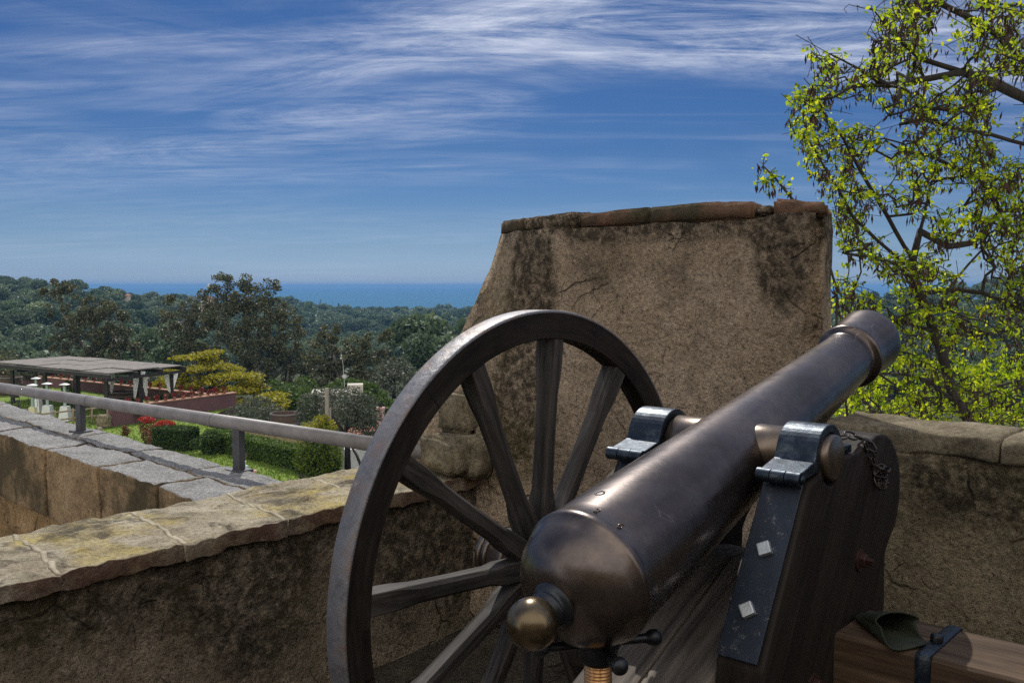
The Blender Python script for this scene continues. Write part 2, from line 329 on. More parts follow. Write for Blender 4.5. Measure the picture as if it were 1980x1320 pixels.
    t.col(c); t.bump(t.noise(v, 9, 8, .75), .8, .12); M['lawn'] = t.fin(.9, 0, .15)
    t = NT('hill_earth'); c = t.ramp(t.noise(t.pos, .02, 9, .7), [(.3, (.030, .042, .018)), (.55, (.055, .065, .028)), (.74, (.11, .10, .055))]); c = t.mix(.7, c, t.ramp(t.noise(t.pos, .3, 6, .7), [(.3, .5), (.7, 1.3)]), 'MULTIPLY'); t.col(c); M['earth'] = t.fin(.95, 0, .1)
    t = NT('sea_water'); t.col(t.ramp(t.noise(t.map(t.pos, (.0002, .003, .001)), 3, 6, .6), [(.3, (.055, .135, .225)), (.7, (.07, .165, .26))])); t.bump(t.noise(t.map(t.pos, (.3, 1, 1)), .25, 4), .5, .5); M['sea'] = t.fin(.8, 0, 0)
    M['pinkwall'] = simple('mauve_plaster', (.12, .060, .066), (.17, .085, .09), .8, .9, 0, .3, 8, .02)
    M['pinkcap'] = simple('brick_edging', (.34, .17, .12), (.48, .28, .2), 3, .9, 0, .2, 8, .02)
    t = NT('reed_roof'); v = t.map(t.co, (1, 1, 1)); c = t.ramp(t.noise(v, 3, 8, .75), [(.3, (.13, .12, .11)), (.7, (.29, .27, .245))]); t.col(c); t.bump(t.noise(v, 12, 8), .6, .04); M['reed'] = t.fin(.92, 0, .15)
    M['darkwood'] = simple('dark_timber', (.022, .019, .018), (.045, .038, .034), 4, .75)
    M['barrelwood'] = simple('tub_staves', (.05, .03, .02), (.09, .055, .034), 6, .75, stretch=(6, 6, .5))
    M['hoop'] = simple('tub_hoop', (.2, .19, .18), (.3, .28, .26), 8, .5, .5)
    M['soil'] = simple('soil', (.02, .015, .011), (.04, .03, .022), 8, .95)
    M['palewood'] = simple('pale_rail', (.20, .15, .10), (.33, .26, .18), 6, .85)
    t = NT('sheer_curtain'); t.col((.95, .95, .95)); t.fin(.8, 0, .2)
    tr = t.n('ShaderNodeBsdfTranslucent'); tr.inputs[0].default_value = (.97, .97, .98, 1); mx = t.n('ShaderNodeMixShader'); mx.inputs[0].default_value = .5
    t.l(t.b.outputs[0], mx.inputs[1]); t.l(tr.outputs[0], mx.inputs[2]); t.l(mx.outputs[0], t.out.inputs[0]); M['curtain'] = t.m
    M['white'] = simple('white_enamel', (.62, .64, .64), (.74, .76, .75), 6, .4)
    M['ivory'] = simple('ivory_enamel', (.62, .56, .34), (.72, .66, .42), 6, .45)
    M['greenglass'] = simple('greenish_glass_tube', (.30, .40, .36), (.42, .52, .48), 6, .15)
    M['cloth'] = simple('pale_green_cloth', (.25, .33, .27), (.34, .42, .35), 6, .85)
    M['mortar'] = simple('lime_mortar', (.20, .17, .115), (.42, .37, .27), 9, .95, 0, .6, 40, .01)
    M['concrete'] = simple('pale_concrete', (.42, .39, .33), (.58, .55, .48), 1.5, .9)
    M['post_wood'] = simple('grey_pole', (.20, .17, .13), (.33, .29, .23), 4, .9, stretch=(6, 6, .6))
    M['pinkpaint'] = simple('pink_render', (.42, .24, .22), (.55, .34, .31), 2, .9)
    M['pot'] = simple('terracotta_pot', (.30, .13, .085), (.42, .2, .13), 8, .85)
    M['rooftile'] = simple('red_tiles', (.26, .09, .05), (.38, .15, .085), 1, .85)
    M['housewall'] = simple('house_render', (.45, .38, .30), (.55, .47, .38), 1, .9)
    M['dish'] = simple('dish_white', (.38, .38, .38), (.5, .5, .5), 3, .5)
    M['bark'] = simple('tree_bark', (.016, .013, .011), (.045, .038, .031), 12, .92, 0, .8, 30, .02, (1, 1, .3))
    M['palebark'] = simple('pale_bark', (.10, .088, .07), (.22, .19, .16), 5, .9, 0, .5, 20, .02, (1, 1, .3))
    M['castle'] = plaster('castle_masonry', [(.26, .19, .12), (.36, .27, .175), (.44, .34, .23)], moss=.3, olive=.28, seed=11.0)
    # leaves
    M['robinia'] = foliage('young_leaf', [(.09, .15, .012), (.25, .37, .012), (.48, .58, .018), (.66, .69, .03)], .68)
    M['pods'] = foliage('seed_pod', [(.022, .012, .010), (.045, .024, .018), (.075, .04, .028)], .1)
    M['pine'] = foliage('pine_needles', [(.055, .092, .054), (.09, .136, .076), (.14, .19, .11)], .25, vary=.06)
    M['pine_b'] = foliage('pine_needles_pale', [(.095, .138, .088), (.14, .19, .125), (.19, .24, .165)], .25, vary=.06)
    M['euc'] = foliage('eucalyptus_leaf', [(.034, .046, .024), (.066, .078, .038), (.115, .122, .06), (.24, .22, .13)], .3, .45)
    M['gold'] = foliage('golden_conifer', [(.17, .18, .015), (.31, .29, .02), (.46, .40, .03)], .35)
    M['olive'] = foliage('olive_leaf', [(.050, .065, .040), (.085, .10, .068), (.15, .165, .125)], .2)
    M['brightpine'] = foliage('bright_pine', [(.045, .085, .018), (.075, .125, .027), (.11, .17, .036)], .25)
    M['hedge'] = foliage('hedge_leaf', [(.042, .08, .018), (.08, .14, .026), (.155, .225, .042)], .3)
    M['box'] = foliage('box_leaf', [(.025, .05, .014), (.045, .08, .018), (.085, .13, .03)], .25)
    M['yellow'] = foliage('yellow_shrub_leaf', [(.13, .17, .015), (.24, .25, .018), (.46, .38, .025)], .4)
    M['yellowlow'] = foliage('yellow_shrub_green', [(.05, .09, .014), (.10, .15, .018), (.18, .22, .024)], .35)
    M['red'] = foliage('red_leaf', [(.30, .03, .025), (.48, .05, .04), (.40, .12, .07)], .35)
    M['redbrown'] = foliage('bronze_leaf', [(.08, .07, .022), (.16, .085, .05), (.32, .12, .085)], .3)
    M['flower'] = foliage('red_flower', [(.12, .012, .012), (.22, .025, .025), (.05, .06, .02)], .2)
    M['drygrass'] = foliage('dry_grass', [(.22, .18, .10), (.34, .28, .17), (.42, .36, .24)], .3)
    M['lushgrass'] = foliage('grass_blade', [(.09, .16, .025), (.16, .24, .035), (.24, .32, .05)], .4)
make_materials()
# ------------------------------------------------------------------ the gun
N0 = -0.985; EL = 0.2735
AX = math.cos(EL) * H + math.sin(EL) * Z; BR = W(1.312, N0, -0.517)      # breech ring centre, bore axis
HC, ZC = 1.969, -0.766                                                     # axle
NW = -1.606; RW = 0.70; WID = .062                                        # inner face of the left wheel
gun = thing('field_cannon', W(HC, N0, GROUND), 'bronze muzzle-loading cannon on a dark wooden carriage with spoked wheels, aimed over the parapet', 'cannon')
M['wood_trail'] = wood('trail_oak', (.045, .038, .034), (.21, .18, .15), (math.cos(.4) * H + math.sin(.4) * Z), 30)
M['wood_cheek'] = wood('cheek_oak', (.012, .0095, .0085), (.036, .028, .023), (H * .55 + Z * .83), 26)
M['wood_axle'] = wood('axle_oak', (.042, .026, .017), (.15, .102, .066), N, 30)
def bore(s, r): return (s, r)
prof = [(-.092, .030), (-.090, .046), (-.084, .064), (-.074, .082), (-.060, .098), (-.042, .111), (-.022, .1195), (-.004, .1245), (.000, .1275), (.004, .1295), (.013, .1295), (.018, .128), (.021, .1262), (.05, .1255), (.2, .1200)]
for k in range(1, 13):
    q = k / 12; prof.append((.2 + (1.185 - .2) * q, .1200 + (.0722 - .1200) * q - .0022 * math.sin(math.pi * q)))
prof += [(1.197, .0728), (1.203, .076), (1.206, .082), (1.210, .0868), (1.218, .0888), (1.226, .0868), (1.230, .0835), (1.234, .0828), (1.27, .0838), (1.31, .0870), (1.335, .0893), (1.350, .0900), (1.357, .0885), (1.361, .085), (1.3615, .052), (1.35, .050), (1.10, .049), (1.09, .0)]
barrel = MB().lathe(prof, BR, AX, 128).build('barrel', M['bronze'], gun)
# vent hole and the worn figures stamped beside it
up = (-math.sin(EL) * H + math.cos(EL) * Z)
def on_barrel(s, ang, lift=0.0):
    r = .1255 - (s - .05) * .0365; d = up * math.cos(ang) + N * math.sin(ang)
    return BR + AX * s + d * (r + lift), d
c, d = on_barrel(.092, -.06)
MB().lathe([(-.012, .0), (-.012, .0062), (.0006, .0066), (.0012, .0085), (.0004, .0100), (-.004, .0102)], c, d, 20).build('vent_hole', M['blackiron'], barrel)
def glyph(strokes, s, ang, size, name='stamped_figure'):
    m = MB(); c, d = on_barrel(s, ang, .0003); t = d.cross(AX).normalized()
    for st in strokes:
        pts = []
        for (a, b) in st:
            q, dd = on_barrel(s - (b - .5) * size * -1, ang + (a - .35) * size / .125, .0004); pts.append(q)
        m.tube(pts, .0007, 5)
    return m.build(name, M['steel'], barrel)
two = [[(.05, .8), (.2, 1), (.5, 1), (.65, .8), (.6, .6), (.05, .0), (.7, .0)]]
six = [[(.6, .95), (.35, 1), (.1, .7), (.05, .3), (.25, 0), (.5, .0), (.65, .25), (.5, .5), (.2, .5), (.07, .35)]]
glyph(two, .034, .22, .013); glyph(six, .034, .62, .013)
# cascabel
MB().lathe([(-.086, .044), (-.093, .043), (-.097, .038), (-.100, .034), (-.104, .0335), (-.107, .0355), (-.110, .033), (-.120, .029)], BR, AX, 48).build('cascabel_neck', M['blackiron'], barrel)
MB().lathe([(.0437 * -math.cos(math.pi * k / 24), .0437 * math.sin(math.pi * k / 24)) for k in range(25)], BR - AX * .148, AX, 48).build('cascabel_knob', M['knob'], barrel)
# trunnions
TC = W(1.841, N0, -0.345)
for sgn in (-1, 1):
    m = MB(); m.lathe([(.06, .0535), (.134, .0535), (.136, .052), (.138, .047), (.226, .047), (.2315, .0455), (.2335, .042), (.2338, .0)], TC, N * sgn, 48)
    m.build('trunnion', M['steel'], barrel)
# cheeks
CHK = [(1.735, -.384), (1.79, -.372)]
for k in range(9):
    a = math.pi + math.pi * k / 8; CHK.append((1.841 + .051 * math.cos(a), -.352 + .051 * math.sin(a)))
CHK += [(1.945, -.352), (1.975, -.354), (2.005, -.345)]
for k in range(12):
    a = R(112) - R(150) * k / 11; CHK.append((2.098 + .142 * math.cos(a), -.470 + .142 * math.sin(a) * 1.0))
CHK += [(2.172, -.585), (2.152, -.61), (2.150, -.66), (2.154, -.725), (2.142, -.752), (2.125, -.765), (2.11, -.87), (1.86, -.93), (1.66, -.93), (1.552, -.80), (1.548, -.70)]
frg = lambda p, q, t: W(p, t, q)
def cheek(sgn):
    a, b = N0 + sgn * .130, N0 + sgn * .226
    lo, hi = min(a, b), max(a, b)
    ck = MB().prism(CHK, frg, lo, hi, .006, 2).build('cheek', M['wood_cheek'], gun)
    # iron plate down the rear edge, with square nuts
    e0 = Vector((1.738, -.388)); e1 = Vector((1.553, -.690)); dv = (e1 - e0).normalized(); nv = Vector((dv.y, -dv.x))
    if nv.x > 0: nv = -nv
    pl = [e0 + nv * .001, e1 + nv * .001, e1 + nv * .009, e0 + nv * .009]
    plo, phi = (lo + .002, hi - .012) if sgn > 0 else (lo + .012, hi - .002)
    plate = MB().prism([tuple(v) for v in pl], frg, plo, phi, .0015, 1).build('iron_plate', M['plate'], ck)
    for s_, n_, rot in ((.40, .52, .5), (.74, .50, .62)):
        q = e0.lerp(e1, s_) + nv * .009; o = W(q.x, plo + (phi - plo) * n_, q.y); nn = (nv.x * H + nv.y * Z); tt = (dv.x * H + dv.y * Z)
        a_ = tt * math.cos(rot) + N * math.sin(rot); b_ = -tt * math.sin(rot) + N * math.cos(rot); r_ = .0125
        m = MB(); m.prism([(-r_, -r_), (r_, -r_), (r_, r_), (-r_, r_)], lambda p, q2, t, o=o, a_=a_, b_=b_, nn=nn: o + a_ * p + b_ * q2 + nn * t, 0, .013, .002, 2)
        m.build('square_nut', M['zinc'], ck)
    # through bolts on the outer face
    face = hi if sgn > 0 else lo; dn = N * sgn
    for (hh, zz) in ((1.995, -.588), (1.765, -.790)):
        o = W(hh, face, zz); m = MB().lathe([(0, .024), (.004, .024), (.0045, .017), (.0045, .010)], o, dn, 32, smooth=False)
        m.lathe([(.004, .0155), (.014, .0155), (.016, .013), (.016, .0085), (.020, .0085), (.030, .0082), (.031, .0)], o, dn, 6, smooth=False)
        m.build('hex_bolt', M['rustbolt'], ck)
    # trunnion cap square: strap over the trunnion, foot, hinge
    path = []
    for k in range(-2, 4): path.append((1.841 + .0, 0)) if False else None
    inner, outer = [], []
    C = Vector((1.841, -.345)); ri, ro = .0495, .0665
    for k in range(0, 25):
        a = R(-14) + R(192) * k / 24; inner.append(C + Vector((math.cos(a), math.sin(a))) * ri); outer.append(C + Vector((math.cos(a), math.sin(a))) * ro)
    rearf = Vector((1.714, -.366)); 
    poly = [Vector((1.955, -.350)), Vector((1.955, -.333)), Vector((1.912, -.331))] + outer[1:-1] + [Vector((1.768, -.345)), rearf + Vector((0, .008)), rearf + Vector((0, -.009)), Vector((1.785, -.368))] + inner[::-1] + [Vector((1.892, -.350))]
    cl, ch_ = (lo + .004, hi + .0) if sgn > 0 else (lo - .0, hi - .004)
    cap = MB().prism([tuple(v) for v in poly], frg, cl, ch_ - .006, .0022, 2).build('trunnion_cap', M['iron'], ck)
    m = MB(); hw = (ch_ - .006 - cl); hc = W(1.706, cl - .004, -.370)
    L = (hw + .006) / 3
    for k in range(3):
        s0 = k * L + .0006; s1 = (k + 1) * L - .0006
        m.lathe([(s0, .0), (s0, .0130), (s0 + .0006, .0140), (s1 - .0006, .0140), (s1, .0130), (s1, .0)], hc, N, 40, smooth=False)
    m.lathe([(hw + .006, .0), (hw + .006, .009), (hw + .010, .008), (hw + .012, .0)], hc, N, 20)
    m.build('hinge', M['iron'], cap)
    m = MB(); o = W(1.925, N0 + sgn * .178, -.333); m.lathe([(0, .006), (.012, .006), (.016, .0115), (.022, .0135), (.029, .011), (.033, .005), (.034, .0)], o, Z, 20)
    m.build('key_pin', M['steel'], cap)
    return ck
cheek(-1); ckr = cheek(1)
# chain hanging from the right cap over the cheek
def link_ring(m, c, a, b, ra, rb, th):
    pts = [c + a * ra * math.cos(2 * math.pi * k / 14) + b * rb * math.sin(2 * math.pi * k / 14) for k in range(15)]
    m.tube(pts, th, 6)
m = MB(); cp = [W(1.935, N0 + .19, -.330), W(1.965, N0 + .195, -.322), W(2.0, N0 + .20, -.322), W(2.03, N0 + .213, -.332), W(2.04, N0 + .225, -.345)]
for k, c in enumerate(cp):
    a = (cp[min(k + 1, 4)] - cp[max(k - 1, 0)]).normalized(); b = (a.cross(Z) if k % 2 else a.orthogonal()).normalized(); link_ring(m, c, a, b, .020, .011, .0026)
cq = [W(2.012, N0 + .229, -.345), W(2.026, N0 + .232, -.362), W(2.042, N0 + .233, -.382), W(2.058, N0 + .234, -.40)]
for k, c in enumerate(cq):
    b = (N if k % 2 else H).normalized(); link_ring(m, c, (Z - H * .7).normalized(), b, .014, .008, .0022)
for k in range(13):
    c = W(2.078 + random.uniform(-.022, .024), N0 + .236 + random.uniform(-.004, .010), -.418 + random.uniform(-.022, .02)); a = Vector([random.gauss(0, 1) for _ in range(3)]).normalized(); link_ring(m, c, a, a.orthogonal().normalized(), .013, .008, .0024)
m.build('chain', M['chain'], gun)
# trail stock: two long baulks with a flat top, sloping back to the ground
SL = .47
def zt(h): return -.600 - (1.80 - h) * SL
tp = [(2.06, zt(1.80) - .03), (1.85, zt(1.82)), (.15, zt(.15)), (.02, zt(.02) - .06), (.02, zt(.02) - .13), (.2, zt(.2) - .16), (1.3, zt(1.3) - .19), (1.9, -.93), (2.06, -.90)]
trail = MB().prism(tp, frg, N0 - .127, N0 - .002, .006, 2).build('trail', M['wood_trail'], gun)
MB().prism(tp, frg, N0 + .002, N0 + .127, .006, 2).build('trail_baulk', M['wood_trail'], trail)
# elevating screw
SCN = Vector((.155, 1.660, 0)); 
m = MB(); zz0, zz1 = zt(1.35) - .02, -.668
turns = int((zz1 - zz0) / .0062); pr = []
for k in range(turns):
    z0 = k * .0062; pr += [(z0, .0215), (z0 + .002, .0255), (z0 + .0036, .0255), (z0 + .0056, .0215)]
screw = MB().lathe(pr, SCN + Z * zz0, Z, 32).build('elevating_screw', M['copper'], gun)
MB().lathe([(0, .0), (0, .078), (.006, .080), (.014, .074), (.016, .04), (.016, .027)], SCN + Z * (zt(1.35) + .012) , (Vector((0, 0, 1)) - SL * H).normalized(), 40).build('screw_plate', M['blackiron'], screw)
m = MB().lathe([(-.030, .0), (-.030, .030), (-.022, .034), (-.006, .0365), (.004, .042), (.016, .046), (.026, .040), (.034, .030), (.046, .024), (.05, .0)], SCN + Z * -.645, Z, 36)
m.build('screw_head', M['blackiron'], screw)
ha = Vector((.9698, .2439, 0)); hb = Vector((-.2439, .9698, 0))
for dv in (ha, -ha, hb, -hb):
    o = SCN + Z * -.640
    MB().lathe([(.02, .0085), (.088, .0085), (.092, .0095), (.096, .0125), (.104, .0150), (.112, .0150), (.118, .0120), (.120, .0)], o, dv, 22).build('screw_handle', M['blackiron'], screw)
# axle with strap, running out to the right wheel
axle = MB().prism([(1.868, -.715), (2.070, -.715), (2.070, -.895), (1.868, -.895)], frg, -1.50, -.36, .016, 3).build('axle', M['wood_axle'], gun)
m = MB(); 
st = [(1.862, -.709), (2.076, -.709), (2.076, -.901), (1.862, -.901)]; si = [(1.866, -.713), (2.072, -.713), (2.072, -.897), (1.866, -.897)]
m.prism(st, frg, -.600, -.566, .012, 2).build('axle_strap', M['iron'], axle)
MB().lathe([(0, .0125), (.010, .0125), (.0135, .0105), (.0145, .006), (.0145, .0)], W(1.95, -.583, -.709), Z, 24).build('strap_bolt', M['blackiron'], axle)
# wheels
def wheel(nc, sgn):
    "nc: middle plane; sgn points to the outer hub end along n"
    o = W(HC, nc, ZC); hw = WID / 2
    rim = MB().lathe([(-hw, .6255), (-hw + .003, .6225), (hw - .003, .6225), (hw, .6255), (hw, .6925), (-hw, .6925)], o, N, 160, smooth=False, closed=True)
    Mw = M['wheelwood']
    rim = rim.build('wheel', Mw, gun)
    MB().lathe([(-hw + .0005, .6930), (-hw - .0015, .6945), (-hw - .0005, .6995), (-hw + .003, .7015), (hw - .003, .7015), (hw + .0005, .6995), (hw + .0015, .6945), (hw - .0005, .6930)], o, N, 160, closed=True).build('tyre', M['tyre'], rim)
    for k in range(6):       # joints between the felloes
        a = R(70.5 + 60 * k); u = H * math.cos(a) + Z * math.sin(a); MB().box(o + u * .659 + N * (hw + .0002), u * .0335, N * .0009, u.cross(N) * .0012).build('felloe_joint', M['blackiron'], rim)
    for k in range(12):
        a = R(55.5 + 30 * k); u = H * math.cos(a) + Z * math.sin(a); t = u.cross(N).normalized()
        secs = [(.07, .026, .030, .002), (.165, .026, .030, .002), (.215, .0228, .0262, .0085), (.34, .0222, .0255, .009), (.47, .0228, .0262, .0085), (.525, .0255, .0275, .0035), (.56, .0262, .0282, .002), (.6245, .0262, .0282, .002)]
        vs = []; fs = []
        for (r, x, y, ch) in secs:
            for (p, q) in ((x - ch, y), (-x + ch, y), (-x, y - ch), (-x, -y + ch), (-x + ch, -y), (x - ch, -y), (x, -y + ch), (x, y - ch)): vs.append(o + u * r + t * p + N * q)
        for i in range(len(secs) - 1):
            for j in range(8): fs.append((i * 8 + j, i * 8 + (j + 1) % 8, i * 8 + 8 + (j + 1) % 8, i * 8 + 8 + j))
        fs += [tuple(range(8)), tuple(range(len(vs) - 8, len(vs)))]
        MB().add(vs, fs).build('spoke', M['spokes'][k], rim)
    hub = MB().lathe([(-.12, .0), (-.12, .082), (-.11, .088), (-.05, .098), (-.035, .104), (.035, .104), (.05, .098), (.12, .080), (.17, .072), (.175, .0)], o, N * sgn, 48).build('hub', M['hubwood'], rim)
    m = MB()
    for (s_, r_) in ((.135, .0825), (.162, .0775), (-.112, .0925), (.06, .0995)): m.lathe([(s_ - .009, r_ - .006), (s_ - .009, r_), (s_ + .009, r_ - .001), (s_ + .009, r_ - .008)], o, N * sgn, 48)
    m.build('hub_band', M['steel'], rim)
t = NT('wheel_wood')   # grain runs round the rim
o_ = W(HC, 0, ZC); hh = t.math('SUBTRACT', t.dot(t.pos, H), HC); zz = t.math('SUBTRACT', t.dot(t.pos, Z), ZC)
rr = t.math('SQRT', t.math('ADD', t.math('MULTIPLY', hh, hh), t.math('MULTIPLY', zz, zz))); aa = t.math('ARCTAN2', zz, hh)
v = t.comb(t.math('MULTIPLY', aa, 1.2), t.math('MULTIPLY', rr, 14), t.math('MULTIPLY', t.dot(t.pos, N), 14)); g = t.noise(v, 2.2, 8, .7, .8)
c = t.ramp(g, [(.3, (.010, .0085, .008)), (.55, (.022, .018, .0155)), (.75, (.042, .034, .028))]); c = t.mix(.8, c, t.ramp(t.noise(t.pos, 6, 6), [(.35, .7), (.65, 1.25)]), 'MULTIPLY'); t.col(c); t.bump(t.math('ADD', g, t.math('MULTIPLY', t.noise(t.pos, 90, 5), .4)), .35, .004); M['wheelwood'] = t.fin(.65, 0, .08)
M['spokes'] = [wood('spoke_oak', (.013, .0115, .0105), (.105, .094, .085), H * math.cos(R(55.5 + 30 * k)) + Z * math.sin(R(55.5 + 30 * k)), 40) for k in range(6)] * 2
M['hubwood'] = wood('hub_oak', (.03, .022, .017), (.085, .06, .045), N, 30)
wheel(NW - WID / 2, -1)
RIGHT_WHEEL_N = -.20
wheel(RIGHT_WHEEL_N + WID / 2, 1)
# folded leather pouch lying on the axle
pq = W(1.955, -.695, -.714)
pouch = thing('leather_pouch', pq, 'small dark green folded leather cover lying open on the axle beam beside the carriage cheek', 'cover')
ang = .62; pa = (N * math.cos(ang) - H * math.sin(ang)); pb = (N * math.sin(ang) + H * math.cos(ang)); vs = []; fs = []; nu, nv_ = 40, 14
for i in range(nv_):
    v_ = i / (nv_ - 1); w_ = .026 + .026 * v_ ** .7; hh_ = .010 + .036 * v_ ** .9; x0 = -.055 + .10 * v_
    for j in range(nu):
        a = 2 * math.pi * j / nu; low = (1 - math.cos(a)) / 2; c_ = math.cos(a); s_ = math.sin(a)
        y = w_ * s_ * (1 + .12 * math.sin(2 * a + .6)) + .010 * v_ * math.sin(3 * a); z = hh_ * (.5 + .5 * c_) ** (.8 + .5 * v_)
        x = x0 + (.060 * low ** 1.5 + .010 * math.sin(2 * a + 1)) * v_
        vs.append(pq + pa * x + pb * y + Z * (.0035 + z + .004 * v_ * math.sin(4 * a + 2)))
for i in range(nv_ - 1):
    for j in range(nu): fs.append((i * nu + j, i * nu + (j + 1) % nu, (i + 1) * nu + (j + 1) % nu, (i + 1) * nu + j))
fs.append(tuple(range(nu)))
po = MB().add(vs, fs, True).build('cover_skin', M['felt'], pouch); md = po.modifiers.new('t', 'SOLIDIFY'); md.thickness = .0028
# ------------------------------------------------------------------ the terrace and its parapets
def slab(name, bm, mat, parent): return MB().bm(bm, True).build(name, mat, parent)
def wall_prism(poly, a, b, fr, size, amp, scale, bev=.03, amp2=.006, scale2=14): return rough(prism_bm(poly, fr, a, b, bev, 3), size, amp, scale, None, amp2, scale2)
# paving: one sheet for the terrace
bm = bmesh.new(); vs = [bm.verts.new(W(h, n, GROUND)) for h, n in ((-14, -3.0), (-14, 16), (3.2, 16), (3.2, -3.0))]; bm.faces.new(vs)
tag(MB().bm(bm).build('terrace_paving', M['paving']), kind='structure')
frz = lambda p, q, t: W(p, q, t)          # plan polygon in h, n, extruded in z
# merlon: plan polygon with the facet on its left
F0 = W(2.99, -2.47, 0)
mer = thing('merlon', W(3.2, -1.9, -1.466), 'tall weathered stucco merlon of the parapet behind the cannon, capped with terracotta tiles', 'wall')
def at(p, z): h, n = p; return W(h, n, z)
top = .262
A_, B_ = (2.99, -2.470), (2.99, -1.274); Cc, D_ = (3.46, -1.45), (3.62, -2.60)
ztop = lambda p: top
loB, hiB = -1.47, top
bm = bmesh.new()
lf_lo = P(824, 893, 4.22); lf_hi = P(972, 436, 4.25)
lo = [W(*A_, loB), W(*B_, loB), W(*Cc, loB), W(3.66, -2.9, loB), Vector((lf_lo.x - .40, lf_lo.y + .03, loB))]
hi = [W(*A_, hiB), W(*B_, hiB + .012), W(*Cc, hiB), W(3.50, -2.45, hiB), Vector((lf_hi.x, lf_hi.y, hiB - .005))]
lv = [bm.verts.new(v) for v in lo]; hv = [bm.verts.new(v) for v in hi]; bm.faces.new(lv); bm.faces.new(hv[::-1])
for i in range(5): bm.faces.new((lv[i], hv[i], hv[(i + 1) % 5], lv[(i + 1) % 5]))
bmesh.ops.recalc_face_normals(bm, faces=bm.faces)
bmesh.ops.bevel(bm, geom=[e for e in bm.edges if e.calc_face_angle(0) > R(20)], offset=.03, segments=3, affect='EDGES')
rough(bm, .045, .022, 2.6, None, .008, 13); slab('stucco_body', bm, M['merlon'], mer)
# cap tiles of uneven length, lower and narrower where mortar fills the joint
def along(t, off):
    "top outline: t 0..1 from the left end of the facet to the right corner, off metres out of the face"
    pts = [Vector((hi[4].x, hi[4].y)), Vector((hi[0].x, hi[0].y)), Vector((hi[1].x, hi[1].y))]
    L0 = (pts[1] - pts[0]).length; L1 = (pts[2] - pts[1]).length; s = t * (L0 + L1)
    return (pts[0].lerp(pts[1], s / L0) if s < L0 else pts[1].lerp(pts[2], (s - L0) / L1))
back0 = Vector((H.x, H.y)) * .40; back1 = Vector((hi[2].x - hi[1].x, hi[2].y - hi[1].y)) * .85
def captile(t0, t1, h0, h1, mat, nm='cap_tile', out=.004, drop=.035):
    bm = bmesh.new(); o = -Vector((H.x, H.y)) * out
    a, b = along(t0, 0) + o, along(t1, 0) + o; q = [a, b, b + back0.lerp(back1, max(0, t1 - .5) * 2), a + back0.lerp(back1, max(0, t0 - .5) * 2)]
    lo_ = [bm.verts.new((v.x, v.y, hiB - drop)) for v in q]; hi_ = [bm.verts.new((v.x, v.y, hiB + hh)) for v, hh in zip(q, (h0, h1, h1, h0))]
    bm.faces.new(lo_); bm.faces.new(hi_[::-1])
    for i in range(4): bm.faces.new((lo_[i], hi_[i], hi_[(i + 1) % 4], lo_[(i + 1) % 4]))
    bmesh.ops.recalc_face_normals(bm, faces=bm.faces); bmesh.ops.bevel(bm, geom=list(bm.edges), offset=.010, segments=2, affect='EDGES')
    rough(bm, .025, .006, 6, None, .005, 22); slab(nm, bm, mat, mer)
captile(-.012, .145, .030, .032, M['cap']); captile(.147, .375, .028, .034, M['merlon'], 'cap_mortar', .006, .03); captile(.378, .575, .026, .032, M['cap'], out=.004); captile(.577, .842, .033, .029, M['cap'], out=.005)
captile(.845, .885, .010, .012, M['merlon'], 'cap_mortar', .0, .02); captile(.888, 1.006, .034, .010, M['cap'], out=.005)
# rough stones at its left foot
def boulder(c, r, rotz, amp=.03, seed=0):
    bm = bmesh.new(); bmesh.ops.create_cube(bm, size=2); bmesh.ops.bevel(bm, geom=list(bm.edges), offset=.22, segments=3, affect='EDGES')
    for v in bm.verts: v.co = Vector((v.co.x * r[0], v.co.y * r[1], v.co.z * r[2])); v.co.rotate(Matrix.Rotation(rotz, 3, 'Z')); v.co += Vector(c)
    return rough(bm, .025, amp, 5, None, .008, 20)
slab('foot_stone', boulder(P(872, 874, 3.98), (.115, .09, .068), -.72, .02), M['stone'], mer)
slab('foot_stone', boulder(P(915, 885, 3.97), (.075, .06, .07), -.72), M['stone'], mer)
slab('foot_stone', boulder(P(888, 800, 4.06), (.085, .06, .085), -.65, .02), M['stone'], mer)
slab('foot_stone', boulder(P(935, 850, 4.0), (.05, .045, .05), -.5), M['stone'], mer)
# left parapet with sandstone coping, a little curved
lp = thing('parapet_wall', W(1.5, -2.95, GROUND), 'low mossy stucco parapet with yellow lichened sandstone coping, left of the cannon', 'wall')
def inner_n(h): return -2.70 - (max(0, h - 2.0)) * .075
def outer_n(h): return -3.205 - max(0, h - 2.2) * .10
hs = [-3 + .25 * k for k in range(25)]; hs = [h for h in hs if h < 3.02] + [3.03]
poly = [(h, inner_n(h) - .015) for h in hs] + [(h, outer_n(h) + .02) for h in hs[::-1]]
bm = bmesh.new(); lo = [bm.verts.new(W(h, n, -5.0)) for h, n in poly]; hi_ = [bm.verts.new(W(h, n, -.862)) for h, n in poly]
nn_ = len(poly)
for i in range(nn_): bm.faces.new((lo[i], hi_[i], hi_[(i + 1) % nn_], lo[(i + 1) % nn_]))
k = len(hs)
for i in range(k - 1): bm.faces.new((hi_[i], hi_[nn_ - 1 - i], hi_[nn_ - 2 - i], hi_[i + 1]))
bmesh.ops.recalc_face_normals(bm, faces=bm.faces); rough(bm, .05, .024, 3.0, None, .008, 12); slab('stucco_body', bm, M['left_plaster'], lp)
joints = [-3, -2.2, -1.5, -.75, -.1, .38, .86, 1.155, 1.545, 1.93, 2.33, 2.72, 3.04]
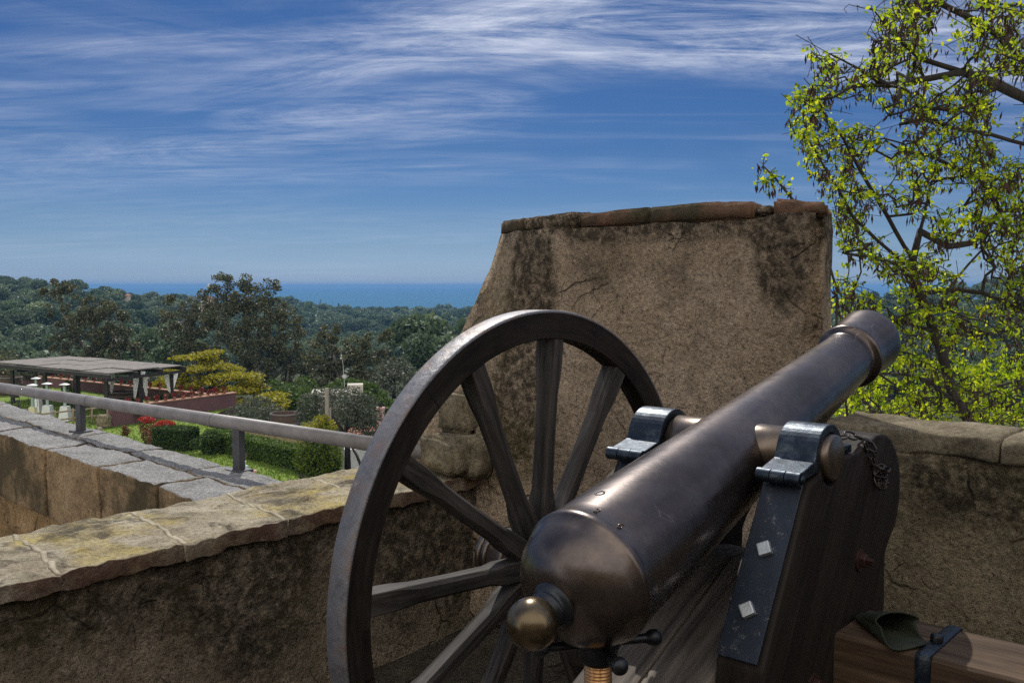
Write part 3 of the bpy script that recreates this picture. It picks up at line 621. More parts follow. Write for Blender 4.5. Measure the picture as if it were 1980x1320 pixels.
for a, b in zip(joints[:-1], joints[1:]):
    g = .0015; sk = .04
    q = [(a + g - sk, inner_n(a) + .018 + random.uniform(-.006, .008)), (b - g - sk, inner_n(b) + .018 + random.uniform(-.006, .008)), (b - g + sk, outer_n(b) - .01), (a + g + sk, outer_n(a) - .01)]
    t0 = -.800 + random.uniform(-.002, .002)
    bm = prism_bm(q, frz, -.855, t0, .004, 2); rough(bm, .020, .011, 4.0, None, .010, 22); slab('coping_slab', bm, M['coping'], lp)
for b in joints[1:-1]:
    q = [(b - .04 - .007, inner_n(b) + .014), (b - .04 + .007, inner_n(b) + .014), (b + .04 + .007, outer_n(b) + .0), (b + .04 - .007, outer_n(b) + .0)]
    bm = prism_bm(q, frz, -.85, -.7985, 0); rough(bm, .020, .011, 4.0, None, .010, 22); slab('mortar_joint', bm, M['mortar'], lp)
# right parapet, higher, top stone broken
rp = thing('parapet_wall', W(3.2, .5, GROUND), 'mossy parapet wall with broken stone top, right of the cannon muzzle below the tree', 'wall')
poly = [(3.03, -1.30), (3.03, 6), (3.31, 6), (3.31, -1.45)]
bm = prism_bm(poly, frz, -5.0, -.505, .03, 2); rough(bm, .055, .026, 2.8, None, .010, 12); slab('stucco_body', bm, M['right_plaster'], rp)
segs = [(-1.29, -.74, -.438), (-.74, -.46, -.442), (-.46, -.30, -.462), (-.30, .1, -.43), (.1, .8, -.40), (.8, 1.7, -.40), (1.7, 2.6, -.4), (2.6, 3.6, -.4), (3.6, 4.6, -.4), (4.6, 6, -.4)]
for (a, b, t0) in segs:
    bm = prism_bm([(3.02, a + .001), (3.022, b - .001), (3.34, b - .001), (3.34, a + .001)], frz, -.512, t0 - .004, .014, 2); rough(bm, .035, .026, 4.5, None, .008, 15); slab('coping_slab', bm, M['stone'], rp)
# outer wall across the gap on the left, granite coping, carrying the handrail
ow = thing('parapet_wall', W(2.57, -5, -3), 'outer wall with ochre cracked masonry face and grey granite coping under the handrail', 'wall')
def zt2(n): return -1.03 + (-3.4 - n) * .030
def oz(n): return zt2(max(n, -9))
ns = [-14 + .5 * k for k in range(23)] + [-3.22]
bm = bmesh.new(); rows = []
for n in ns:
    rows.append([bm.verts.new(W(h, n, z)) for h, z in ((2.372, -6), (2.372, oz(n) - .12), (2.80, oz(n) - .12), (2.80, -8.5))])
for a, b in zip(rows[:-1], rows[1:]):
    for i in range(3): bm.faces.new((a[i], a[i + 1], b[i + 1], b[i]))
bmesh.ops.recalc_face_normals(bm, faces=bm.faces); rough(bm, .07, .05, 2.2, None, .014, 9); slab('masonry_body', bm, M['outer_plaster'], ow)
jn = [-14, -12.5, -11, -9.6, -8.4, -7.4, -6.55, -5.75, -5.05, -4.42, -3.22]
for a, b in zip(jn[:-1], jn[1:]):
    bm = bmesh.new(); g = .011; hm = 2.60
    for (h0, h1, sh) in ((2.325, hm - .004, .0), (hm + .004, 2.835, .22)):
        g = .018 if h0 < 2.5 else .008
        q = [(h0, a + g - sh), (h0, b - g - sh), (h1, b - g - sh), (h1, a + g - sh)]
        m2 = MB().prism(q, frz, -.42 if h0 < 2.5 else -.13, 0, .014, 2)
        vv = [bm.verts.new(v + Z * (oz(v.dot(N)))) for v in m2.v]
        for f in m2.f: bm.faces.new([vv[i] for i in f])
    rough(bm, .035, .014, 3.2, None, .010, 18); slab('coping_slab', bm, M['granite'], ow)
# handrail
hr = thing('handrail', W(2.74, -5, -1), 'low grey painted pipe handrail on short posts along the outer wall', 'handrail')
e0 = P(0, 749, 6.80); e1 = P(826, 874, 4.19); dr = (e1 - e0).normalized()
ra = e0 - dr * 5; MB().tube([ra, e0, e0.lerp(e1, .5), e1], .036, 28).build('pipe', M['rail'], hr)
m = MB()
for s_ in (.3, .62): c_ = e0.lerp(e1, s_); MB().lathe([(-.003, .0357), (-.0028, .0366), (.0028, .0366), (.003, .0357)], c_, dr, 28).build('weld', M['post'], hr)
for px in (457, 150, -330):
    # foot on the wall straight below the pipe
    t_ = min((abs(990 + FPX * (e0 + dr * s).x / (e0 + dr * s).y - px), s) for s in [k * .01 for k in range(-480, 400)])[1]
    c_ = e0 + dr * t_; zb = oz(c_.dot(N)) + .004
    f = Vector((dr.x, dr.y, 0)).normalized(); g = Vector((-f.y, f.x, 0))
    m = MB().prism([(-.03, -.02), (.03, -.02), (.03, .02), (-.03, .02)], lambda p, q, t: Vector((c_.x, c_.y, 0)) + f * p + g * q + Z * t, zb, c_.z - .03, .004, 2)
    m.build('post', M['post'], hr)
    MB().prism([(-.062, -.05), (.062, -.05), (.062, .05), (-.062, .05)], lambda p, q, t: Vector((c_.x, c_.y, zb)) + f * p + g * q + Z * t, -.008, .008, .002, 1).build('base_plate', M['post'], hr)
# the castle behind the viewer, sunlit: it lights the shaded side of everything
cs = thing('castle_wall', Vector((0, -12, GROUND)), 'sunlit ochre masonry wall of the castle closing the terrace behind the viewer', 'wall')
bm = prism_bm([(-20, -13), (20, -13), (20, -12), (-20, -12)], lambda p, q, t: Vector((p, q, t)), GROUND, 4.5, .05, 2); rough(bm, .9, .05, .8); slab('masonry_body', bm, M['castle'], cs)
# ------------------------------------------------------------------ land, sea
LAWN = -7.6
def interp(x, xs, ys): return float(np.interp(x, xs, ys))
PXS = [-600, 0, 100, 180, 260, 330, 420, 550, 620, 700, 760, 910, 1300, 1620, 1760, 1980, 2600]
DR = [380, 420, 440, 470, 520, 600, 700, 850, 880, 900, 900, 950, 900, 620, 480, 420, 400]
YR = [560, 574, 582, 592, 598, 602, 602, 596, 606, 613, 611, 610, 610, 602, 592, 575, 550]
def terr(px, d):
    dr = interp(px, PXS, DR); yr = interp(px, PXS, YR); zr = -(yr - 553) / FPX * dr
    dv = .40 * dr; zv = -30 if px < 1400 else -26
    if px < 350: zv = -22; dv = .33 * dr
    if d < 72: z = -8.6 if px < 1200 else -6.5 - d * .05
    elif d < dv: z = -8.6 + (zv + 8.6) * ((d - 72) / (dv - 72)) ** .8
    elif d < dr: t = (d - dv) / (dr - dv); z = zv + (zr - zv) * (t ** 1.15)
    else: z = zr - (zr + 60) * min(1, ((d - dr) / 420)) ** 1.3
    if d > 72: z += noise.noise(Vector((px * .008, d * .012, 0))) * min(3.0, d * .006)
    return z
def terr_xy(x, y): return terr(990 + FPX * x / y, y)
ds = [6, 20, 34, 50, 60, 70, 76, 84, 95, 110, 130, 150, 170, 190, 210, 235, 260, 290, 320, 350, 380, 410, 440, 470, 500, 530, 560, 600, 640, 680, 720, 760, 800, 840, 880, 920, 960, 1000, 1060, 1130, 1220, 1350, 1500]
pxs = list(range(-1500, 3600, 40)); vs = []; fs = []
for d in ds:
    for px in pxs: vs.append(((px - 990) / FPX * d, d, terr(px, d)))
n_ = len(pxs)
for i in range(len(ds) - 1):
    for j in range(n_ - 1): fs.append((i * n_ + j, i * n_ + j + 1, (i + 1) * n_ + j + 1, (i + 1) * n_ + j))
tag(MB().add(vs, fs, True).build('hills', M['earth']), kind='structure')
SEA = -34; FARSEA = 14000
tag(MB().add([(-FARSEA, 990, SEA), (FARSEA, 990, SEA), (FARSEA, FARSEA, SEA), (-FARSEA, FARSEA, SEA)], [(0, 1, 2, 3)]).build('sea', M['sea']), kind='structure')
# lawn: one sheet from under the outer wall to the mauve wall
CORN = Vector((-17.3, 58.4)); LEND = Vector((-21.9, 51.0)); FAR = Vector((-31.6, 68.5))
fd = (FAR - CORN).normalized(); FAR2 = CORN + fd * 75
outl = [(-90, 24), (-9.0, 24), (-7.2, 33), (-9.4, 40), (-13.6, 47), (-18.0, 52.5), (CORN.x, CORN.y), (FAR2.x, FAR2.y), (-120, 100), (-120, 40)]
def inside(x, y):
    c = False; n = len(outl)
    for i in range(n):
        x0, y0 = outl[i]; x1, y1 = outl[(i + 1) % n]
        if (y0 > y) != (y1 > y) and x < (x1 - x0) * (y - y0) / (y1 - y0) + x0: c = not c
    return c
bm = bmesh.new(); bm.faces.new([bm.verts.new((x, y, LAWN)) for x, y in outl]); bmesh.ops.triangulate(bm, faces=bm.faces)
for _ in range(5): bmesh.ops.subdivide_edges(bm, edges=[e for e in bm.edges if e.calc_length() > 1.6], cuts=1); bmesh.ops.triangulate(bm, faces=[f for f in bm.faces if len(f.verts) > 4])
for v in bm.verts: v.co.z += noise.noise(v.co * .18) * .13
tag(MB().bm(bm, True).build('lawn', M['lawn']), kind='structure')
g = []
for _ in range(26000):
    d = 32 + 30 * random.random() ** 1.3; px = random.uniform(-60, 640); x = (px - 990) / FPX * d
    if inside(x, d): g.append((x, d, LAWN + .03 + noise.noise(Vector((x, d, LAWN)) * .18) * .13))
g = np.array(g); D = np.tile([0, 0, 2.2], (len(g), 1))
tag(quads('lawn_grass', leaves(g, .17, .3, jit=.5, D=D), M['lushgrass']), kind='stuff', label='short bright green grass growing on the garden lawn', cat='grass')
g = []
for _ in range(3600):
    t = random.random(); px = random.uniform(470, 590); d = random.uniform(40.5, 46); g.append(((px - 990) / FPX * d, d, -7.55 + random.uniform(0, .25) + .03 * (d - 40)))
tag(quads('dry_grass', leaves(np.array(g), .55, .05, jit=.5, D=np.tile([0, 0, 2.0], (len(g), 1))), M['drygrass']), kind='stuff', label='straw coloured dry grass bank behind the clipped hedge', cat='grass')
# ------------------------------------------------------------------ pines on the far slopes
def pine_mesh(i, mat):
    rr = np.random.default_rng(40 + i); global RNG; RNG = rr
    h = 1.0; cs = []
    k = rr.integers(5, 9)
    for _ in range(k):
        a = rr.uniform(0, 6.28); q = rr.uniform(.1, .52); cs.append(((q * math.cos(a), q * math.sin(a), .80 + rr.uniform(-.12, .30) - q * .25), (.52, .52, rr.uniform(.24, .38))))
    cs.append(((0, 0, .95), (.6, .6, .34)))
    Pn = np.concatenate([blobpts(c, r, 220, .78) for c, r in cs]); Pn = Pn[Pn[:, 2] > .42]
    Q = leaves(Pn, .125, .85, jit=.4); o = quads('crown', Q, mat)
    me = o.data; bpy.data.objects.remove(o); return me
PM = [pine_mesh(i, M['pine'] if i % 3 else M['pine_b']) for i in range(9)]
tm = MB().tube([(0, 0, -.5), (.03, .01, .3), (0, 0, .75)], [.05, .04, .02], 5).build('trunk', M['bark']); TM = tm.data; bpy.data.objects.remove(tm)
spots = []; rr = random.Random(3); tries = 0
def try_px(px):
    dr = interp(px, PXS, DR); d0 = 120 if px < 350 else 260 if px < 820 else 100 if px < 1500 else 150
    t = rr.random(); d = (1 / (1 / d0 + (1 / (dr + 25) - 1 / d0) * t)); return d
cells = {}
for _ in range(70000):
    px = rr.uniform(-170, 930) if rr.random() < .66 else rr.uniform(930, 2200)
    d = try_px(px); x = (px - 990) / FPX * d; r = rr.uniform(2.2, 4.2) * (1.2 if rr.random() < .25 else 1)
    key = (int(x // 8), int(d // 8)); ok = True
    for i in (-1, 0, 1):
        for j in (-1, 0, 1):
            for (x2, y2, r2) in cells.get((key[0] + i, key[1] + j), ()):
                if (x - x2) ** 2 + (d - y2) ** 2 < ((r + r2) * .84) ** 2: ok = False; break
    if ok and noise.noise(Vector((x * .02, d * .02, 3))) > -.42: cells.setdefault(key, []).append((x, d, r)); spots.append((x, d, r, px))
spots = [s for s in spots]
spots.sort(key=lambda s: -(s[2] / s[1]))
def vis(s): return True
big, rest = [], []
for s in spots:
    if len(big) < 290 and (-10 < s[3] < 915 or 1630 < s[3] < 1975) : big.append(s)
    else: rest.append(s)
print('pines', len(big), len(rest))
for (x, y, r, px) in big:
    i = rr.randrange(len(PM)); left = px < 400; right = px > 1500
    o = thing('pine_tree', (x, y, terr_xy(x, y) - .2), 'round crowned pine on the wooded slope ' + ('of the left hill' if left else 'seen through the leafy tree at the right' if right else 'below the sea in the middle'), 'tree',
              'pines on the ' + ('left' if left else 'right' if right else 'middle') + ' slope')
    hgt = rr.uniform(1.55, 2.2); c = bpy.data.objects.new('crown', PM[i]); COL.objects.link(c); c.parent = o; c.location = (0, 0, r * (hgt - 1.0)); c.scale = (r * 1.25, r * 1.25, r * 1.3); c.rotation_euler = (0, 0, rr.uniform(0, 6.28))
    t = bpy.data.objects.new('trunk', TM); COL.objects.link(t); t.parent = o; t.scale = (r, r, r * 1.5)
def merged(name, sp, mats):
    for mi, mat in enumerate(mats):
        Qs = []
        for (x, y, r, px) in sp:
            i = rr.randrange(len(PM))
            if (i % 3 == 0) != (mi == 1): continue
            me = PM[i]; n = len(me.polygons); V = np.empty(len(me.vertices) * 3, dtype=np.float32); me.vertices.foreach_get('co', V); V = V.reshape(n, 4, 3)
            if y > 520 or px < -40 or px > 930: V = V[::5].copy(); m_ = V.mean(1, keepdims=True); V = m_ + (V - m_) * 1.9
            a = rr.uniform(0, 6.28); ca, sa = math.cos(a), math.sin(a); h_ = r * (rr.uniform(1.5, 2.1) - 1)
            X = (V[..., 0] * ca - V[..., 1] * sa) * r * 1.25 + x; Y = (V[..., 0] * sa + V[..., 1] * ca) * r * 1.25 + y; Z_ = V[..., 2] * r * 1.3 + h_ + terr_xy(x, y)
            Qs.append(np.stack([X, Y, Z_], -1))
        if Qs: tag(quads(name, np.concatenate(Qs), mat), kind='stuff', label=('dark' if mi == 0 else 'paler') + ' mass of pine wood covering the far slopes', cat='woodland')
merged('pine_wood', rest, [M['pine'], M['pine_b']])
u_ = []
for _ in range(26000):
    px = rr.uniform(-170, 930) if rr.random() < .7 else rr.uniform(930, 2100); d = try_px(px); x = (px - 990) / FPX * d; u_.append((x, d, terr(px, d) + rr.uniform(0, 1.5)))
tag(quads('scrub', leaves(np.array(u_), 1.7, .8, jit=.6), M['pine_b']), kind='stuff', label='low scrub between the pines on the slopes', cat='scrub')
# houses on the left hill and slim cypresses on the ridge
def house(px, py, d, w, dep, h_, label, rz=.4):
    q = P(px, py, d); o = thing('house', q, label, 'house'); u = Vector((math.cos(rz), math.sin(rz), 0)); v = Vector((-math.sin(rz), math.cos(rz), 0))
    MB().box(q + Z * (h_ / 2 - 3), u * w / 2, v * dep / 2, Z * (h_ / 2 + 3)).build('wall', M['housewall'], o)
    e = .4; a = [q + u * s * (w / 2 + e) + v * t * (dep / 2 + e) + Z * h_ for s in (-1, 1) for t in (-1, 1)]; r0 = q - u * (w / 2 - dep / 3) + Z * (h_ + dep * .24); r1 = q + u * (w / 2 - dep / 3) + Z * (h_ + dep * .24)
    MB().add(a + [r0, r1], [(0, 2, 5, 4), (1, 4, 5, 3), (0, 4, 1), (2, 3, 5), (0, 1, 3, 2)]).build('roof', M['rooftile'], o)
house(240, 578, 430, 5.5, 4, 1.6, 'far house with red tiled roof among the pines on the left ridge'); 
house(402, 590, 560, 7, 6, 4, 'far pale house half hidden behind the tall eucalyptus', .2)
for px, d in ((620, 905), (655, 915)):
    c = P(px, 596, d); r_ = 1.3 if px == 620 else .9; hgt = 9 if px == 620 else 5
    o = thing('cypress_tree', c - Z * 3, ('taller' if px == 620 else 'shorter') + ' slim dark cypress standing up on the middle ridge against the sea', 'tree')
    quads('crown', leaves(blobpts(c + Z * hgt * .5, (r_, r_, hgt * .55), 160, .5), .8, .6), M['pine'], o); MB().tube([c - Z * 3, c + Z * 3], .2, 6).build('trunk', M['bark'], o)
# ------------------------------------------------------------------ garden below the walls
def G(px, d, z=LAWN): return Vector(((px - 990) / FPX * d, d, z))
# mauve retaining wall: two lengths meeting at the point
def low_wall(a, b, label, hgt=.92, foot=-9.6):
    o = thing('garden_wall', Vector((*((a + b) / 2), LAWN)), label, 'wall'); u = (b - a).normalized(); v = Vector((-u.y, u.x)); L = (b - a).length
    f = lambda p, q, t: Vector((*(a + u * p + v * t), q))
    MB().prism([(0, foot), (L, foot), (L, LAWN + hgt), (0, LAWN + hgt)], f, -.16, .16, .02).build('plaster_face', M['pinkwall'], o)
    MB().prism([(-.04, LAWN + hgt), (L + .04, LAWN + hgt), (L + .04, LAWN + hgt + .07), (-.04, LAWN + hgt + .07)], f, -.21, .21, .02).build('edging', M['pinkcap'], o); return o
low_wall(LEND, CORN, 'mauve plastered garden wall with flowerpots on top, on the near side of the lawn', .95); nb = CORN + fd * .34
low_wall(nb, FAR2, 'long mauve plastered garden wall with flowerpots on top, beyond the pergola', .68)
def pot(c, grp, lab, k):
    o = thing('flower_pot', c, lab, 'flowerpot', grp); s = random.uniform(.65, .95)
    MB().lathe([(0, 0), (0, .08 * s), (.15 * s, .115 * s), (.19 * s, .125 * s), (.19 * s, .10 * s), (.15 * s, .0)], c, Z, 12).build('pot', M['pot'], o)
    quads('flowers', leaves(blobpts(c + Z * .30 * s, (.24 * s, .24 * s, .15), 42, .2), .14, .7), M['flower'], o)
for k in range(13): q = LEND.lerp(CORN, .06 + .071 * k); pot(Vector((q.x, q.y, LAWN + 1.02)), 'pots on the near garden wall', 'red flowered terracotta pot on the near mauve garden wall', k)
for k in range(22): q = CORN + fd * (1.0 + 1.12 * k); pot(Vector((q.x, q.y, LAWN + .75)), 'pots on the far garden wall', 'red flowered terracotta pot on the far mauve garden wall', k)
# pergola
A0 = Vector((-23.2, 53.9)); U = Vector((2.35, 5.6)); V = Vector((-11, 7.9)); ROOF = -5.02
pg = thing('pergola', Vector((*(A0 + U / 2 + V / 2), LAWN)), 'flat reed roofed pergola on dark posts with white curtains on the lawn', 'pergola')
pp = lambda a, b, z: Vector((*(A0 + U * a + V * b), z))
rf = MB()
for i in range(3):
    for j in range(5):
        a0, a1 = i / 3 + .012, (i + 1) / 3 - .012; b0, b1 = j / 5 + .004, (j + 1) / 5 - .004; dz = random.uniform(-.03, .03)
        rf.prism([(a0, b0), (a1, b0), (a1, b1), (a0, b1)], lambda p, q, t: pp(p, q, ROOF + t + dz), -.02, .05, .01)
roof = rf.build('reed_roof', M['reed'], pg)
m = MB()
for a in (-.01, .335, .665, 1.0): m.prism([(a - .012, -.02), (a + .012, -.02), (a + .012, 1.02), (a - .012, 1.02)], lambda p, q, t: pp(p, q, ROOF + t), -.28, -.05, 0)
for b in (.0, .25, .5, .75, 1.0): m.prism([(-.03, b - .007), (1.03, b - .007), (1.03, b + .007), (-.03, b + .007)], lambda p, q, t: pp(p, q, ROOF + t), -.44, -.285, 0)
m.build('roof_beams', M['darkwood'], pg)
PO = [(.06, .055), (.93, .055), (.06, .30), (.93, .32), (.06, .56), (.93, .6), (.06, .86), (.93, .86), (.5, .055)]
for a, b in PO:
    c = pp(a, b, LAWN); MB().box(c + Z * (ROOF - .44 - LAWN) / 2, (.1, 0, 0), (0, .1, 0), Z * ((ROOF - .44 - LAWN) / 2)).build('post', M['darkwood'], pg)
def curtain(a, b, dx, sw):
    "a drape tied at mid height: wide at the top, gathered below"
    c = pp(a, b, 0); u = Vector((U.x, U.y, 0)).normalized(); v = Vector((-u.y, u.x, 0)); vs = []; fs = []; nu = 19
    for i in range(11):
        t = i / 10; z = ROOF - .40 - 1.35 * t; wd = (.36 * (1 - t) ** .8 + .10) ; off = dx + sw * (t ** 1.4)
        for j in range(nu): s = j / (nu - 1) - .5; vs.append(Vector((c.x, c.y, z)) + u * (off + s * wd) + v * (.035 * math.sin(s * 22) * (.4 + .6 * (1 - t))))
    for i in range(10):
        for j in range(nu - 1): fs.append((i * nu + j, i * nu + j + 1, i * nu + nu + j + 1, i * nu + nu + j))
    o = MB().add(vs, fs, True).build('curtain', M['curtain'], pg); md = o.modifiers.new('t', 'SOLIDIFY'); md.thickness = .012
curtain(.50, .055, -.35, -.15); curtain(.50, .055, .35, .1); curtain(.93, .055, -.45, .3); curtain(.93, .055, .38, -.42); curtain(.93, .32, -.35, .25); curtain(.93, .32, .4, -.3); curtain(.93, .60, .3, -.2); curtain(.5, .31, .3, -.1)
# patio heaters: white pyramids with glass tube and hat
for k, (px, d, kind) in enumerate(((58, 52.6, 1), (87, 53.4, 0), (121, 53.0, 0), (66, 56.5, 0))):
    c = G(px, d); o = thing('patio_heater', c, ['', '', '', ''][k] + ('patio heater with ivory base, leftmost on the lawn before the pergola', 'patio heater with white tapered base, between two others before the pergola', 'patio heater with white tapered base, nearest the handrail post', 'white patio heater standing behind the ivory one')[k], 'heater', 'patio heaters on the lawn')
    def sq(z0, z1, w0, w1, nm, mt):
        MB().add([c + Vector((w0 * i, w0 * j, z0)) for i, j in ((-1, -1), (1, -1), (1, 1), (-1, 1))] + [c + Vector((w1 * i, w1 * j, z1)) for i, j in ((-1, -1), (1, -1), (1, 1), (-1, 1))], [(0, 1, 2, 3), (4, 5, 6, 7), (0, 1, 5, 4), (1, 2, 6, 5), (2, 3, 7, 6), (3, 0, 4, 7)]).build(nm, mt, o)
    sq(0, .82, .29 if not kind else .2, .2 if not kind else .16, 'base', M['ivory'] if kind else M['white'])
    MB().lathe([(.82, .09), (1.98, .09)], c, Z, 14).build('glass_tube', M['greenglass'], o)
    m = MB()
    for i, j in ((-1, -1), (1, -1), (1, 1), (-1, 1)): m.tube([c + Vector((.18 * i, .18 * j, .82)), c + Vector((.13 * i, .13 * j, 2.0))], .014, 5)
    m.build('frame', M['darkwood'], o); MB().lathe([(2.04, .0), (2.04, .30), (2.06, .28), (2.12, .08), (2.13, .0)], c, Z, 24).build('hat', M['white'], o)
# round wooden tubs
for k, (px, d, r_, hh, lab) in enumerate(((549, 46.8, .74, 1.34, 'big round wooden tub above the handrail beside the yellow shrub'), (234, 61.0, .86, .78, 'big round wooden tub on the lawn in front of the pergola curtains'), (15, 66, .8, 1.25, 'big round wooden tub at the left end of the pergola'))):
    c = G(px, d, LAWN if k else LAWN - .05); o = thing('wooden_tub', c, lab, 'tub', 'wooden tubs')
    st = MB().lathe([(0, r_ * .86), (hh * .5, r_ * .97), (hh, r_), (hh, r_ - .05), (hh - .18, r_ - .06)], c, Z, 32).build('staves', M['barrelwood'], o)
    m = MB(); 
    for t in (.96, .62, .2): m.lathe([(hh * t - .03, r_ * (.87 + .135 * t ** .6) + .004), (hh * t - .03, r_ * (.87 + .135 * t ** .6) + .014), (hh * t + .03, r_ * (.873 + .135 * t ** .6) + .014), (hh * t + .03, r_ * (.87 + .135 * t ** .6) + .004)], c, Z, 32)
    m.build('hoop', M['hoop'], o); MB().lathe([(hh - .17, .0), (hh - .16, r_ - .05)], c, Z, 24).build('soil', M['soil'], o)
# rustic fence
fo = thing('rail_fence', G(133, 50.2), 'low rustic two rail wooden fence at the lawn edge', 'fence'); fa, fb = G(58, 49.6), G(203, 52.6)
for k, t in enumerate((0, .28, .52, .78, 1)):
    c = fa.lerp(fb, t); MB().tube([c - Z * .2, c + Z * .92], .06, 8).build('fence_post', M['palewood'], fo)
for zz in (.80, .38): MB().tube([fa + Z * (zz - .03), fa.lerp(fb, .5) + Z * (zz + .02), fb + Z * zz], [.05, .045, .05], 8).build('rail', M['palewood'], fo)
# stump, garden chairs, table
c = G(187, 48.6); st = MB().lathe([(-.1, .14), (.05, .135), (.26, .125), (.28, .11), (.28, .0)], c, Z, 14).build('stump', M['post_wood'], None, c); tag(st, 'short grey wooden stump on the lawn by the fence end', 'stump')
def chair(px, d, rz, lab):
    c = G(px, d); o = thing('garden_chair', c, lab, 'chair', 'garden chairs'); u = Vector((math.cos(rz), math.sin(rz), 0)); v = Vector((-u.y, u.x, 0))
    for i in (-1, 1):
        MB().tube([c + u * .2 * i - v * .2, c + u * .2 * i - v * .2 + Z * .45], .02, 6).build('leg', M['darkwood'], o); MB().tube([c + u * .2 * i + v * .2, c + u * .2 * i + v * .2 + Z * .88], .02, 6).build('leg', M['darkwood'], o)
    MB().box(c + Z * .46, u * .22, v * .22, Z * .018).build('seat', M['darkwood'], o); MB().box(c + v * .2 + Z * .74, u * .19, v * .012, Z * .13).build('backrest', M['darkwood'], o)
chair(262, 52.2, .6, 'dark garden chair beside the tub before the pergola'); chair(40, 54.2, 2.2, 'dark garden chair left of the patio heaters'); chair(24, 58.5, .3, 'dark garden chair in the shade under the pergola')
c = G(3, 50.6); o = thing('garden_table', c, 'dark table under a pale green cloth at the left edge of the lawn', 'table')
MB().box(c + Z * 1.02, (.36, 0, 0), (0, .36, 0), Z * .02).build('tabletop', M['cloth'], o); MB().box(c + Z * .93, (.37, 0, 0), (0, .37, 0), Z * .06).build('cloth_edge', M['cloth'], o)
for i, j in ((-1, -1), (1, -1), (1, 1), (-1, 1)): MB().box(c + Vector((.31 * i, .31 * j, .44)), (.03, 0, 0), (0, .03, 0), Z * .44).build('leg', M['darkwood'], o)
# ---- plants
def plant(name, lab, cat, base, clumps, mat, leaf, n, trunk=None, tmat=None, asp=.55, part='foliage', shell=.5, group=None, D=None, extra=None):
    o = thing(name, base, lab, cat, group); tot = sum(r[0] * r[1] * r[2] for c, r in clumps) ** 1
    Pn = [blobpts(c, r, max(8, int(n * (r[0] * r[2]) / sum(q[0] * q[2] for _, q in clumps))), shell) for c, r in clumps]; Pn = np.concatenate(Pn)
    quads(part, leaves(Pn, leaf, asp, D=None if D is None else np.tile(D, (len(Pn), 1))), mat, o)
    if extra: extra(o)
    if trunk:
        m = MB()
        for pts, rad in trunk: m.tube(pts, rad, 7)
        m.build('trunk', tmat or M['bark'], o)
    return o
def lobes(c, r, k, sub=.55):
    out = []
    for _ in range(k):
        d = Vector([random.gauss(0, 1) for _ in range(3)]).normalized(); q = Vector(c) + Vector((d.x * r[0], d.y * r[1], d.z * r[2])) * .62; s = sub * random.uniform(.7, 1.2); out.append((q, (r[0] * s, r[1] * s, r[2] * s)))
    return out
def box_hedge(a, b, w, hgt, lab, name='hedge', mat='hedge', leaf=.10, dens=900, z0=LAWN):
    a, b = Vector((*a, z0)), Vector((*b, z0)); u = (b - a); L = u.length; u.normalize(); v = Vector((-u.y, u.x, 0)); o = thing(name, (a + b) / 2, lab, 'hedge')
    n = int(dens * (L * hgt * 2 + L * w)); q = []
    for _ in range(n):
        s = random.uniform(0, L); f = random.random() * (2 * hgt + w); bul = .05 * noise.noise(Vector((s * 1.4, f * 2, 1)))
        if f < hgt: p = (-(w / 2 + bul), f)
        elif f < hgt + w: p = (f - hgt - w / 2, hgt + bul)
        else: p = (w / 2 + bul, f - hgt - w)
        q.append(a + u * s + v * (p[0] + random.gauss(0, .02)) + Z * (p[1] + random.gauss(0, .03)))
    for s in (0, L):
        for _ in range(int(dens * w * hgt)): q.append(a + u * (s + random.gauss(0, .03)) + v * random.uniform(-w / 2, w / 2) + Z * random.uniform(0, hgt))
    quads('foliage', leaves(np.array([tuple(x) for x in q]), leaf, .6), M[mat], o)
    MB().box((a + b) / 2 + Z * hgt * .47, u * (L / 2 - .06), v * (w / 2 - .07), Z * (hgt * .45)).build('stems', M['hedgecore'], o); return o
M['hedgecore'] = simple('hedge_twigs', (.012, .018, .007), (.022, .03, .012), 6, .95)
h0 = G(405, 43.6); h1 = G(640, 37.2); box_hedge((h0.x, h0.y), (h1.x, h1.y), .8, .9, 'long clipped green hedge running along the lawn below the handrail')
c0 = G(303, 43.8); c1 = G(368, 43.2); box_hedge((c0.x, c0.y), (c1.x, c1.y), .95, 1.02, 'dark clipped box bush, block shaped, right of the red bush', 'box_bush', 'box', .09, 1100)
plant('box_bush', 'rounded dark green bush at the near end of the long hedge', 'bush', G(402, 42.2), lobes(G(402, 42.2) + Z * .55, (.85, .7, .52), 9, .6), M['box'], .11, 3600, shell=.7)
plant('red_tip_bush', 'bush with bright red young leaves beside the box bush', 'bush', G(296, 45), [(G(280, 45.5) + Z * .75, (.42, .4, .42)), (G(300, 44.6) + Z * .55, (.5, .5, .55)), (G(288, 45) + Z * .4, (.5, .5, .5))], M['redbrown'], .12, 1500, extra=lambda o: [quads('red_shoots', leaves(q, .13, .6), M['red'], o) for q in (blobpts(G(314, 44.4) + Z * 1.05, (.5, .4, .2), 420, .2), blobpts(G(280, 45.3) + Z * 1.15, (.42, .3, .16), 240, .2))])
plant('small_bush', 'small bronze leaved bush alone on the lawn slope', 'bush', G(232, 46.8), lobes(G(232, 46.8) + Z * .32, (.3, .3, .3), 5), M['redbrown'], .09, 500)
# yellow shrub with green skirts
yb = G(612, 37.0)
plant('yellow_shrub', 'bright yellow green shrub standing behind the handrail beside the wheel', 'shrub', yb, lobes(yb + Z * .95, (.95, .85, .95), 14), M['yellowlow'], .11, 3800, [([yb - Z * .2, yb + Z * .8], [.07, .04])], extra=lambda o: quads('yellow_shoots', leaves(np.concatenate([blobpts(p, r, 240, .3) for p, r in lobes(yb + Z * 2.0, (.74, .7, .52), 11, .5)]), .105, .6), M['yellow'], o))
